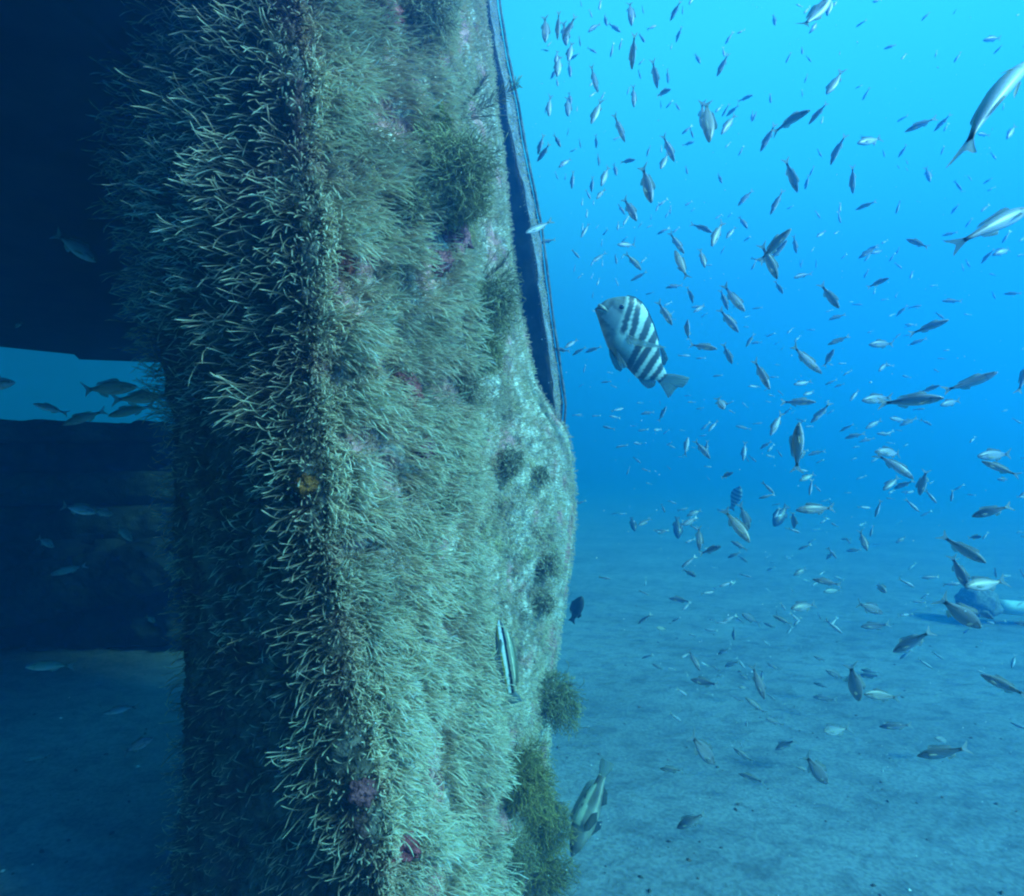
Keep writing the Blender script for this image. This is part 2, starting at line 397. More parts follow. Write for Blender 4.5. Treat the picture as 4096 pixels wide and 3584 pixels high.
# long hydroids on the sunlit face, thin over the pink crusts
FIELD = np.minimum(-br, 0.25 - pink * 2.4)
def turf(name, n, ulo, uhi, lmin, lmax, rad, seg, lo0, hi0, lo1, hi1, jit=0.35, vlo=-460, vhi=3690, thr=-0.75, droop=0.25, pull=(0, 0, 0), curlmax=0.9, field=None, tipk=1.0):
    P, D, ii = sample(n, ulo, uhi, vlo, vhi)
    kk = density_keep(ii, thr, -br if field is None else field)
    for (c_, r_) in EXCL:
        kk &= ~((((P - c_) ** 2).sum(1) < r_ * r_) & (rng.random(len(P)) < 0.93))
    P, D, ii = P[kk], D[kk], ii[kk]; n = len(P)
    clump = np.stack([np.sin(P[:, 2] * 31 + P[:, 1] * 17), np.cos(P[:, 1] * 27 - P[:, 2] * 13), np.sin(P[:, 2] * 23 - P[:, 0] * 19)], 1) * 0.15
    D = unit(D + clump + rng.normal(0, jit, (n, 3)) * 0.6 + np.array(pull))
    L = rng.uniform(lmin, lmax, n) * (1 + 0.35 * fine[ii]) * (1 + 0.3 * mid[ii])
    curl = np.stack([rng.normal(0, curlmax, n), rng.uniform(0, 2 * math.pi, n)], 1)
    patch = np.clip(1.0 + 0.35 * big[ii] + 0.25 * mid[ii], 0.68, 1.12)[:, None] * np.array([1, 1, 1]) + np.clip(pink[ii], 0, 0.5)[:, None] * np.array([0.25, -0.08, -0.02])
    o = strands(name, P, D, L, np.full(n, rad) * rng.uniform(0.6, 1.4, n), droop, curl, seg, tones(n, lo0, hi0) * patch, np.clip(tones(n, lo1, hi1) * patch, 0.01, 0.9), M_HYD, tipk=tipk)
    o['kind'] = 'stuff'
    return o
turf('hydroid_turf', 25000, 4.95, 7.1, 0.034, 0.074, 0.0009, 7, brown, tan, pale * 0.85, pale * 1.1, pull=(0.95, 0.1, -0.10), curlmax=0.5, jit=0.2, field=FIELD, thr=-0.5)
turf('hydroid_turf', 8000, 4.55, 5.6, 0.016, 0.042, 0.0010, 6, brown, tan, tan, pale, curlmax=1.8, pull=(0.2, 0, 0), field=FIELD, thr=-0.5)
turf('fine_turf', 42000, 7.0, 9.8, 0.012, 0.028, 0.0009, 4, tan * 0.7, pale * 0.8, pale * 0.7, pale, pull=(0.35, 0, 0), jit=0.6, thr=-0.75, curlmax=1.4, field=FIELD)
turf('edge_turf', 9000, 9.8, 10.9, 0.009, 0.020, 0.0011, 3, tan * 0.8, pale * 0.8, pale * 0.7, pale, pull=(0.2, 0, 0), jit=0.4, thr=-0.9, curlmax=0.8)
turf('short_turf', 17000, 4.5, 7.2, 0.008, 0.020, 0.0011, 3, brown, tan, tan, pale * 0.8, jit=0.9, curlmax=1.8)
TIPPOW = 3.2  # left fringe: shade painted into the roots, caught light into the tips
turf('shade_painted_fringe', 4200, 0.9, 4.1, 0.03, 0.070, 0.00055, 8, brown * 0.10, brown * 0.35, tan, pale, jit=0.22, thr=-0.6, droop=0.5, curlmax=1.1, pull=(-0.6, 0, 0.12), tipk=3.0)
turf('shade_painted_fringe', 2000, 3.6, 4.75, 0.010, 0.030, 0.0007, 6, brown * 0.25, brown * 0.6, tan, pale, jit=0.6, thr=-0.6, droop=0.4, curlmax=2.2, tipk=3.0)
turf('shade_painted_fringe', 2600, 0.9, 3.5, 0.055, 0.105, 0.00055, 9, brown * 0.10, brown * 0.35, tan, pale, jit=0.16, thr=-0.6, droop=0.35, curlmax=0.8, pull=(-0.55, 0, 0.3), tipk=3.0, vlo=-460, vhi=1700)
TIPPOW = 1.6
turf('shade_painted_turf', 9000, 0.9, 4.9, 0.008, 0.022, 0.0010, 3, brown * 0.06, brown * 0.14, brown * 0.12, brown * 0.3, jit=0.8, curlmax=1.8)  # near-black strands, the left face's shade put into their colour

# the largest stalks on the shaded corner, one by one; shade is put into their dark root colour
stalk_meshes = []
for v in range(10):
    c = np.array([[rng.uniform(1.0, 2.6), rng.uniform(-0.9, 0.9)]])
    me = strands('hydroid_stalk', np.zeros((1, 3)), np.array([[0, 0.0, 1.0]]) + 1e-4, np.array([0.050 + 0.004 * v]), np.array([0.00072]), 0.0, c, 8,
                 np.array([brown * 0.3]), np.array([pale * 1.0]), None, sides=5, tipk=2.2, build=False)
    me.materials.append(M_HYD); stalk_meshes.append(me)
P, D, ii = sample(240, 1.6, 4.3, -150, 3600)
D = unit(D + rng.normal(0, 0.16, D.shape) + np.array([-0.45, 0, 0.1]))
for i in range(len(P)):
    z = Vector(D[i]).normalized()
    xax = (Vector((0, 0, -1)) - z * (-z.z)).normalized()
    # the mesh curls towards its own x / y; turn it so that the tip droops
    yax = z.cross(xax)
    R3 = Matrix((xax, yax, z)).transposed().to_4x4()
    o = bpy.data.objects.new('hydroid_stalk', stalk_meshes[i % 10]); C.objects.link(o); o.parent = wreck
    o.matrix_parent_inverse = Matrix.Translation(-wreck.location)
    o.matrix_local = Matrix.Translation(Vector(P[i])) @ R3 @ Matrix.Rotation(rng.uniform(-0.7, 0.7), 4, 'Z') @ Matrix.Scale(rng.uniform(0.6, 1.15), 4)

# ------------------------------------------------------------------ crusts and tufts growing on the wreck
def lump(name, p, n, r, colr, m, flat=0.45, seed=0.0, res=18, rough_=0.35, parent=None):
    V = []; Cc = []
    ru, rv = res, res * 2
    n = n.normalized(); a = n.orthogonal().normalized(); b_ = n.cross(a)
    for i in range(ru + 1):
        th = math.pi * i / ru
        for j in range(rv):
            ph = 2 * math.pi * j / rv
            d = Vector((math.sin(th) * math.cos(ph), math.sin(th) * math.sin(ph), math.cos(th)))
            h = 1 + rough_ * noise.fractal(d * 1.9 + Vector((seed, seed * 2, 0)), 1.0, 2.0, 4) * 2
            q = d * (r * h)
            V.append(a * q.x + b_ * q.y + n * q.z * flat)
            k = 0.75 + 0.5 * noise.noise(d * 5 + Vector((seed, 0, 0)))
            Cc.append([colr[0] * k, colr[1] * k, colr[2] * k])
    Fs = []
    for i in range(ru):
        for j in range(rv):
            Fs.append((i * rv + j, (i + 1) * rv + j, (i + 1) * rv + (j + 1) % rv, i * rv + (j + 1) % rv))
    o = link(name, mesh_py(name, V, Fs, np.array(Cc)), m, parent); o.location = p
    return o
for k_, (px, py, r, c, w) in enumerate(SPONGES):
    p, n_, d_ = surf(px, py)
    o = lump('sponge', p + n_ * 0.006, n_, r / F * d_ * 1.15, c, M_SPONGE, flat=0.5, seed=k_ * 3.7)
    tag(o, w, 'sponge', 'sponge crusts on the wreck')

def tuft(px, py, rpx, n, words, c0, c1, lean=(0.1, -0.2, -0.5), lk=1.0):
    """a hanging bush of curling branchlets: short limbs start all through the bush, not from one point"""
    rpx *= 0.86; px -= 0.3 * rpx if px < 2000 else 0
    p, nrm, d_ = surf(px, py); R = rpx / F * d_
    n = int(n * 3.4)
    q = unit(rng.normal(0, 1, (n, 3))) * (rng.random(n) ** 0.45)[:, None] * R
    lob = 1 + 0.35 * np.sin(q[:, 0] / R * 4.1 + px) * np.cos(q[:, 2] / R * 3.7 + py)
    q *= lob[:, None]
    q[:, 2] *= 1.1; nn = np.array(nrm)
    q += nn * (R * 0.6) + np.array([0, 0, -R * 0.3])
    D = unit(unit(q + np.array([0, 0, R * 0.6])) * 0.8 + np.array(lean) * 0.9 + rng.normal(0, 0.45, (n, 3)))
    L = (0.25 * R + 0.012) * rng.uniform(0.6, 1.6, n) * lk
    cu = np.stack([np.abs(rng.normal(0, 3.2, n)), rng.uniform(0, 6.28, n)], 1)
    me = strands('seaweed_tuft', q, D, L, np.full(n, 0.00055 * d_), 0.4, cu, 7, tones(n, c0, c0 * 1.5, 0.3), tones(n, c1 * 0.7, c1 * 1.3, 0.3), None, build=False)
    o = link('seaweed_tuft', me, M_ALG); o.location = p
    tag(o, words, 'seaweed', 'seaweed tufts on the wreck')
    return o
ol0 = np.array([0.12, 0.12, 0.05]); ol1 = np.array([0.50, 0.43, 0.20]); bk = np.array([0.13, 0.11, 0.07]); br1 = np.array([0.50, 0.42, 0.28]); gd1 = np.array([0.44, 0.32, 0.10])
for a in [
    (1690, 40, 120, 520, 'dark round seaweed tuft hanging at the very top of the wreck', bk, br1 * 1.1, (0.05, -0.2, -0.7)),
    (1800, 720, 190, 1100, 'largest olive seaweed tuft, hanging in the upper half of the wreck face', ol0, ol1),
    (1640, 800, 70, 340, 'ragged olive tuft tucked against the left of the largest tuft', bk, ol1 * 0.8),
    (1960, 1210, 125, 520, 'curly olive tuft at the wreck edge level with the striped fish', ol0, ol1 * 0.9),
    (1920, 1370, 110, 420, 'olive green tuft hanging under the curly one at the wreck edge', ol0, ol1),
    (1880, 1550, 70, 200, 'thin dark tuft in the shaded groove below the olive tufts', bk, br1),
    (2010, 1840, 66, 230, 'small brown tuft of wiry branches right of centre on the wreck', bk, br1 * 1.1),
    (2150, 1890, 40, 130, 'brownish tuft on the right bulge of the wreck', bk, br1 * 1.3),
    (1800, 1990, 48, 130, 'small brown tuft at the groove below mid height', bk, br1 * 1.2),
    (2185, 2240, 50, 190, 'brown tuft on the right outline of the wreck below the bulge', bk, br1 * 1.3),
    (2165, 2380, 44, 160, 'lower brown tuft on the right outline above the dark fish', bk, br1 * 1.2),
    (2180, 2760, 110, 420, 'dark olive tuft hanging off the right outline beside the striped wrasse', ol0 * 0.9, ol1 * 0.75),
    (2060, 3050, 130, 620, 'upper golden green seaweed clump at the foot of the wreck', ol0, gd1),
    (2110, 3230, 120, 620, 'bushy olive seaweed clump at the foot, facing the mottled fish', ol0, gd1 * 0.9),
    (2130, 3470, 130, 700, 'lowest seaweed clump, cut by the bottom of the photo', ol0, gd1 * 0.8),
    (2000, 3420, 100, 420, 'dark seaweed clump on the inner side of the lowest clump', bk, ol1 * 0.8),
    (1740, 480, 60, 160, 'small yellow green tuft above left of the largest tuft', ol0, np.array([0.36, 0.36, 0.06]))]:
    tuft(*a[:7], **({'lean': a[7]} if len(a) > 7 else {}))

def plume(px, py, dx, dy, words, sgn=1):
    """a feathery hydroid: curved stem with side branches"""
    p, nrm, d_ = surf(px, py)
    tip = at(px + dx, py + dy, d_ - 0.10) - p
    V = []; n = 26; roots = []; dirs = []; Ls = []
    for i in range(n):
        t_ = i / (n - 1)
        q = tip * t_ + nrm * 0.05 * math.sin(math.pi * t_ * 0.5)
        for s_ in (-1, 1):
            side = (tip.normalized().cross(nrm) * s_ + tip.normalized() * 0.9 + nrm * 0.1).normalized()
            roots.append(q); dirs.append(side); Ls.append(0.055 * (1 - 0.75 * t_) + 0.012)
    for j in range(3): roots.append(Vector((0, 0, 0.001 * j))); dirs.append(tip.normalized()); Ls.append(tip.length)
    n = len(roots)
    me = strands('feather_hydroid', np.array([list(r) for r in roots]), unit(np.array([list(d) for d in dirs])), np.array(Ls), np.full(n, 0.0011),
                 0.0, np.stack([rng.normal(0, 0.25, n), rng.uniform(0, 6.28, n)], 1), 7, np.tile(bk, (n, 1)), np.tile(br1 * 1.2, (n, 1)), None, build=False)
    o = link('feather_hydroid', me, M_ALG); o.location = p
    tag(o, words, 'hydroid', 'feather hydroids')
plume(1840, 500, 150, -150, 'dark feathery hydroid reaching up right over the wreck edge')
plume(1830, 470, 40, -170, 'dark feathery hydroid standing upright beside the leaning one')
plume(1930, 1140, 45, -160, 'thin bare feather hydroid below the largest tuft')

# ------------------------------------------------------------------ the outer plate and the slot behind the corner
def ribbon(name, left, right, d0, d1, thick, m, colr, parent=None, nv=90, nu=10, amp=0.012, seed=3.0):
    """upright strip between two picture curves, a slab of real thickness"""
    ys = np.linspace(left[0][0], left[-1][0], nv)
    lx = np.interp(ys, *zip(*left)); rx = np.interp(ys, *zip(*right))
    V = []; Cc = []
    for layer in (0, 1):
        for j in range(nv):
            for i in range(nu):
                t_ = i / (nu - 1)
                d = d0 * (1 - t_) + d1 * t_
                q = at(lx[j] * (1 - t_) + rx[j] * t_, ys[j], d)
                if layer: q = q + FWD * thick
                a_ = noise.fractal(q * 11 + Vector((seed, 0, 0)), 1.0, 2.0, 4)
                q = q + Vector((amp * a_ * 0.8, -amp * a_, 0))
                V.append(q)
                b_ = noise.fractal(q * 5 + Vector((0, seed, 0)), 1.0, 2.0, 3)
                k = min(1, max(0, b_ * 2.2 + 0.1)); Cc.append([colr[c] * (1 - k) + (0.24, 0.17, 0.15)[c] * k for c in range(3)])
    def I(l, j, i): return l * nv * nu + j * nu + i
    Fs = []
    for j in range(nv - 1):
        for i in range(nu - 1):
            Fs.append((I(0, j, i), I(0, j + 1, i), I(0, j + 1, i + 1), I(0, j, i + 1)))
            Fs.append((I(1, j, i), I(1, j, i + 1), I(1, j + 1, i + 1), I(1, j + 1, i)))
        Fs.append((I(0, j, 0), I(1, j, 0), I(1, j + 1, 0), I(0, j + 1, 0)))
        Fs.append((I(0, j, nu - 1), I(0, j + 1, nu - 1), I(1, j + 1, nu - 1), I(1, j, nu - 1)))
    return child(name, mesh_py(name, V, Fs, np.array(Cc)), m, parent)
pl_l = [(-300, 1925), (0, 1952), (200, 1985), (400, 2022), (600, 2055), (900, 2124), (1200, 2164), (1500, 2207), (1620, 2222), (1800, 2205), (2000, 2205), (2600, 2140), (3250, 2060)]
pl_r = [(-300, 1955), (0, 1980), (200, 2012), (400, 2054), (600, 2088), (900, 2150), (1200, 2186), (1500, 2229), (1620, 2246), (1800, 2232), (2000, 2232), (2600, 2170), (3250, 2090)]
ribbon('plate_edge', pl_l, pl_r, 2.45, 2.55, 0.05, M_PLATE, (0.20, 0.21, 0.24), amp=0.012)
ribbon('recess_panel', [(y, x - 330) for y, x in pl_l], [(y, x + 14) for y, x in pl_l], 2.95, 2.72, 0.03, M_DARK, (0.05, 0.05, 0.05), seed=8.0)  # near-black panel, the slot's shade put into its colour
ribbon('outer_rail', [(y, x + 15) for y, x in pl_r], [(y, x + 22) for y, x in pl_r], 3.0, 3.0, 0.04, M_PLATE, (0.25, 0.22, 0.2), amp=0.003, seed=5.0)
ribbon('outer_rail', [(y, x + 0) for y, x in pl_r], [(y, x + 7) for y, x in pl_r], 2.8, 2.8, 0.04, M_DARK, (0.2, 0.2, 0.2), amp=0.003, seed=6.0)
# fuzz along the plate
n = 2600; yy = rng.uniform(-250, 1750, n); t_ = rng.random(n)
lx = np.interp(yy, *zip(*pl_l)); rx = np.interp(yy, *zip(*pl_r))
P = np.array([list(at(lx[i] * (1 - t_[i]) + rx[i] * t_[i], yy[i], 2.46 + 0.09 * t_[i])) for i in range(n)])
D = unit(rng.normal(0, 0.6, (n, 3)) + np.array([0.1, -0.9, 0]))
o = strands('plate_turf', P, D, rng.uniform(0.008, 0.022, n), np.full(n, 0.0011), 0.1, np.stack([rng.normal(0, 1, n), rng.uniform(0, 6, n)], 1), 3, tones(n, tan, pale * 0.8), tones(n, pale * 0.8, pale), M_HYD); o['kind'] = 'stuff'

# ------------------------------------------------------------------ hull overhang above the left, and wreckage beyond
def slab(name, poly, z0, z1, m, words, cat, res=0.35, amp=0.05):
    """a thick plate seen from below, with rough underside: polygon footprint, grid sides"""
    V = []; Fs = []; n = len(poly)
    pts = []
    for i in range(n):
        a = Vector((*poly[i], 0)); b_ = Vector((*poly[(i + 1) % n], 0)); k = max(1, int((b_ - a).length / res))
        for j in range(k): pts.append(a.lerp(b_, j / k))
    for z in (z0, z0 + 0.12, z1):
        for p in pts:
            q = Vector((p.x, p.y, z)); a_ = noise.fractal(q * 1.7, 1.0, 2.0, 4)
            V.append(q + Vector((0, 0, amp * a_ if z < z1 else 0)) + Vector((amp * a_ * 0.5, amp * a_, 0)))
    k = len(pts)
    for l in range(2):
        for i in range(k): Fs.append((l * k + i, l * k + (i + 1) % k, (l + 1) * k + (i + 1) % k, (l + 1) * k + i))
    Fs.append(tuple(range(k))[::-1]); Fs.append(tuple(range(2 * k, 3 * k)))
    o = link(name, mesh_py(name, V, Fs, smooth=False), m); tag(o, words, cat); return o
e0 = at(-900, 1330, 4.3); e1 = at(0, 1378, 4.9); e2 = at(320, 1432, 5.2); e3 = at(620, 1452, 5.5); e4 = at(1200, 1480, 5.7)
ztop = 2.4
def onz(px, py):
    a = at(px, py, 1.0) - Vector((0, 0, H)); k = (ztop - H) / a.z; return (a.x * k, a.y * k)
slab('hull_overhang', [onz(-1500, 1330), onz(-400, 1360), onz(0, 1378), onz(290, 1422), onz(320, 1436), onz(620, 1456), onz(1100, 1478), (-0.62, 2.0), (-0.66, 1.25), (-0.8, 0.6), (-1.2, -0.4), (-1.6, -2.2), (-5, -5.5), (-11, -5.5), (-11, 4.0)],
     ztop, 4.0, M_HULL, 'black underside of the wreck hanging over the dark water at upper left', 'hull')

def block(name, quad, d0, d1, m, colr, parent, amp=0.035, nu=130, nv=34, seed=1.0, sc=5.0):
    """a rough slab: quad = picture corners (l,t) (r,t) (r,b) (l,b), depth d0..d1 of the front, thickness outwards"""
    V = []; Cc = []
    for layer in (0, 1):
        for j in range(nv):
            for i in range(nu):
                s_, t_ = i / (nu - 1), j / (nv - 1)
                tl, tr, br_, bl = quad
                px = (tl[0] * (1 - s_) + tr[0] * s_) * (1 - t_) + (bl[0] * (1 - s_) + br_[0] * s_) * t_
                py = (tl[1] * (1 - s_) + tr[1] * s_) * (1 - t_) + (bl[1] * (1 - s_) + br_[1] * s_) * t_
                q = at(px, py, d0)
                if layer: q = q + Vector((0, d1 - d0, 0))
                a_ = noise.fractal(q * sc + Vector((seed, 0, 0)), 0.7, 2.1, 7)
                edge = math.sin(math.pi * t_) ** 0.5
                V.append(q + Vector((0, -amp * a_ - (0.08 * edge if not layer else 0), amp * 0.6 * a_)))
                k = min(1, max(0, 0.5 + 1.2 * noise.fractal(q * 2.3 + Vector((0, seed, 0)), 1.0, 2.0, 4)))
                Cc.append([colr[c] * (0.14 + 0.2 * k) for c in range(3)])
    def I(l, j, i): return l * nv * nu + j * nu + i
    Fs = []
    for j in range(nv - 1):
        for i in range(nu - 1):
            Fs.append((I(0, j, i), I(0, j + 1, i), I(0, j + 1, i + 1), I(0, j, i + 1)))
            Fs.append((I(1, j, i), I(1, j, i + 1), I(1, j + 1, i + 1), I(1, j + 1, i)))
        Fs.append((I(0, j, nu - 1), I(0, j + 1, nu - 1), I(1, j + 1, nu - 1), I(1, j, nu - 1)))
    for i in range(nu - 1):
        Fs.append((I(0, 0, i), I(0, 0, i + 1), I(1, 0, i + 1), I(1, 0, i)))
        Fs.append((I(0, nv - 1, i), I(1, nv - 1, i), I(1, nv - 1, i + 1), I(0, nv - 1, i + 1)))
    o = link(name, mesh_py(name, V, Fs, np.array(Cc)), m, parent)
    if parent: o.matrix_parent_inverse = Matrix.Translation(-parent.location)
    return o
far = empty('hull_section', at(200, 2450, 4.6))
tag(far, 'fallen hull section of encrusted beams and plates lying in the dim left', 'wreckage')
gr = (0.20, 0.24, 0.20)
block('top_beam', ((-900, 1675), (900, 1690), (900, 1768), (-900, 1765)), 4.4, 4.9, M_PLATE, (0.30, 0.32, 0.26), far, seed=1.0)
block('back_plate', ((-900, 1740), (900, 1740), (900, 2100), (-900, 2100)), 4.75, 4.9, M_DARK, (0.1, 0.1, 0.1), far, seed=2.0)  # dark sheet behind the beams, recess shade put into its colour
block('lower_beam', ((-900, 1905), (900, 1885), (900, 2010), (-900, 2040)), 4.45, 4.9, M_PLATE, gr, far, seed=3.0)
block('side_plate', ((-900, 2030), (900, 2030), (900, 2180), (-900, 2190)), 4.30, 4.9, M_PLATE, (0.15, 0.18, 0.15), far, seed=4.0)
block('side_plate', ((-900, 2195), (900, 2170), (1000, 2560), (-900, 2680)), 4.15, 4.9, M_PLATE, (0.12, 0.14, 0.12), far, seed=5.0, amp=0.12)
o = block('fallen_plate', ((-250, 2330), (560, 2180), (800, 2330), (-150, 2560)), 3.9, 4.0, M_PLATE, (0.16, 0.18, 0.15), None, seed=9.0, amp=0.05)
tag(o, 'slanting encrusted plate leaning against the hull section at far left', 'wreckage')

# ------------------------------------------------------------------ pipe and boulder on the sand at the right
def tube(name, a, b_, r0, m, parent=None, n=20, rings=10, wall=0.8):
    ax = (b_ - a).normalized(); u = ax.orthogonal().normalized(); w = ax.cross(u); V = []; Fs = []
    seq = [(i / (rings - 1), 1.0) for i in range(rings)] + [(1.0, wall)] + [(i / (rings - 1), wall) for i in range(rings - 1, -1, -1)]
    for (t_, k) in seq:
        for j in range(n):
            an = 2 * math.pi * j / n
            V.append((b_ - a) * t_ + (u * math.cos(an) + w * math.sin(an)) * (r0 * k * (1 + 0.03 * noise.noise(Vector((t_ * 7, an, 0))))))
    R_ = len(seq)
    for i in range(R_):
        for j in range(n): Fs.append((i * n + j, ((i + 1) % R_) * n + j, ((i + 1) % R_) * n + (j + 1) % n, i * n + (j + 1) % n))
    o = link(name, mesh_py(name, V, Fs), m, parent); o.location = a; return o
pp = tube('pipe', at(3985, 2425, 4.9), at(4420, 2462, 4.7), 0.062, M_PIPE)
tag(pp, 'pale blue grey pipe lying on the sand at the right border', 'pipe')
o = lump('boulder', at(3915, 2405, 4.9), Vector((0.1, -0.2, 1)), 0.155, (0.34, 0.34, 0.34), M_SPONGE, flat=0.8, seed=4.4, rough_=0.12)
tag(o, 'dark mottled boulder at the end of the pale pipe', 'boulder')

# ------------------------------------------------------------------ fish
def bodymesh(name, prof, colf, nr=12, ns=15, bend=0.0, pw=2.0):
    """prof: (x, top, bottom, half width); colf(x, z, y) -> colour"""
    pr = np.array(prof); xs = pr[:, 0]
    tt = np.linspace(0, 1, ns); tt = xs[0] + (xs[-1] - xs[0]) * (1 - np.cos(tt * math.pi * 0.5 + 0)) if False else xs[0] + (xs[-1] - xs[0]) * tt ** 1.25
    V = []; Cc = []
    for x in tt:
        tp, bt, hw = (np.interp(x, xs, pr[:, c]) for c in (1, 2, 3))
        cz = (tp + bt) / 2; hz = (tp - bt) / 2
        for j in range(nr):
            a = 2 * math.pi * j / nr
            cy, sz = math.cos(a), math.sin(a)
            y = hw * math.copysign(abs(cy) ** (2 / pw), cy); z = cz + hz * sz
            V.append((x, y + bend * (x - 0.35) ** 2, z)); Cc.append(colf(x, z, y))
    Fs = [tuple(range(nr))[::-1]]
    for i in range(ns - 1):
        for j in range(nr): Fs.append((i * nr + j, (i + 1) * nr + j, (i + 1) * nr + (j + 1) % nr, i * nr + (j + 1) % nr)[::-1])
    Fs.append(tuple(range((ns - 1) * nr, ns * nr)))
    return V, Fs, Cc
def fin(outline, y0=0.0, thick=0.004, bend=0.0, colr=(0.4, 0.42, 0.4), root=None, out=0.0, colf=None, rays=0):
    """thin tapering blade from an (x,z) outline; out swings its far end sideways; rays > 0 ribs it"""
    r = root or outline[0]
    if rays:
        o2 = []
        for i in range(len(outline)):
            a, b_ = outline[i], outline[(i + 1) % len(outline)]
            k = max(1, int(rays * math.hypot(a[0] - b_[0], a[1] - b_[1])))
            for j in range(k): o2.append((a[0] + (b_[0] - a[0]) * j / k, a[1] + (b_[1] - a[1]) * j / k))
        outline = o2
    n = len(outline)
    mx = max(math.hypot(p[0] - r[0], p[1] - r[1]) for p in outline)
    V = []; Cc = []; Fs = []
    lev = (1.0, 0.6, 0.25) if rays else (1.0,)
    for s_ in (1, -1):
        for lv in lev:
            for i, (x, z) in enumerate(outline):
                px_, pz_ = r[0] + (x - r[0]) * lv, r[1] + (z - r[1]) * lv
                q = math.hypot(px_ - r[0], pz_ - r[1]) / mx
                rib = (1 if i % 2 else -1) if rays else 0
                V.append((px_, y0 + out * q + s_ * thick * (1 - 0.7 * q) * (1 + 0.5 * rib) / 2 + bend * (px_ - 0.35) ** 2, pz_))
                Cc.append([c * (1 + 0.28 * rib) for c in (colf(px_, pz_) if colf else colr)])
        V.append((r[0], y0 + s_ * thick * 0.6 / 2 + bend * (r[0] - 0.35) ** 2, r[1])); Cc.append(colf(*r) if colf else colr)
    L_ = len(lev); m_ = n * L_ + 1
    for i in range(n):
        j = (i + 1) % n
        for l in range(L_ - 1):
            Fs.append((l * n + i, l * n + j, (l + 1) * n + j, (l + 1) * n + i)); Fs.append((m_ + l * n + j, m_ + l * n + i, m_ + (l + 1) * n + i, m_ + (l + 1) * n + j))
        Fs.append(((L_ - 1) * n + i, (L_ - 1) * n + j, n * L_)); Fs.append((m_ + (L_ - 1) * n + j, m_ + (L_ - 1) * n + i, m_ + n * L_))
        Fs.append((i, m_ + i, m_ + j, j))
    return V, Fs, Cc
def eyemesh(x, z, y, r, s_, bend=0.0, ring=(0.75, 0.78, 0.7)):
    V = []; Cc = []; Fs = []; nr, nn = 5, 10
    for i in range(nr):
        th = math.pi * 0.5 * i / (nr - 1)
        for j in range(nn):
            a = 2 * math.pi * j / nn
            V.append((x + r * math.sin(th) * math.cos(a), s_ * (y + r * 0.55 * math.cos(th)) + bend * (x - 0.35) ** 2, z + r * math.sin(th) * math.sin(a)))
            Cc.append((0.01, 0.01, 0.015) if i < 3 else ring)
    for i in range(nr - 1):
        for j in range(nn): Fs.append((i * nn + j, i * nn + (j + 1) % nn, (i + 1) * nn + (j + 1) % nn, (i + 1) * nn + j))
    return V, Fs, Cc
def join(*parts):
    V = []; Fs = []; Cc = []
    for v, f, c in parts:
        k = len(V); V += list(v); Cc += list(c); Fs += [tuple(i + k for i in q) for q in f]
    return V, Fs, Cc
def mk(name, vfc, m):
    v, f, c = vfc; me = mesh_py(name, v, f, np.array([list(q)[:3] for q in c])); me.materials.append(m); return me

GP = [(a_, b_ * 0.9, c_ * 0.9, d_) for a_, b_, c_, d_ in [(0, .006, -.006, .004), (.02, .028, -.024, .018), (.06, .05, -.042, .032), (.12, .076, -.066, .044), (.2, .1, -.09, .053), (.3, .116, -.106, .057), (.4, .118, -.11, .056),
      (.5, .106, -.1, .05), (.6, .084, -.08, .041), (.68, .062, -.058, .031), (.75, .042, -.04, .021), (.81, .031, -.03, .013), (.85, .032, -.031, .008)]]
def silver(x, z, y, warm=0.0):
    k = min(1, max(0, (z + 0.03) / 0.10))
    k = min(1, max(0, (z + 0.075) / 0.10)) ** 0.6
    c = [0.58 - 0.34 * k, 0.58 - 0.33 * k, 0.64 - 0.35 * k]
    if abs(z - (0.030 - 0.02 * x)) < 0.0085 and x > 0.06: c = [0.05, 0.06, 0.07]
    if x < 0.10 and abs(z - 0.012) < 0.012: c = [q * 0.5 for q in c]
    if 0.235 > x > 0.20 and z < 0.05: c = [q * 0.72 for q in c]
    if x > 0.80: c = [0.02, 0.02, 0.025]
    if warm: c = [c[0] + warm * 0.22, c[1] + warm * 0.13, c[2] - warm * 0.05]
    return tuple(max(0.01, q) for q in c)
TAILF = [(.82, .026), (.88, .05), (.94, .085), (1.0, .125), (.985, .085), (.94, .025), (.93, 0), (.94, -.025), (.985, -.085), (1.0, -.125), (.94, -.085), (.88, -.05), (.82, -.026)]
VAR = {}
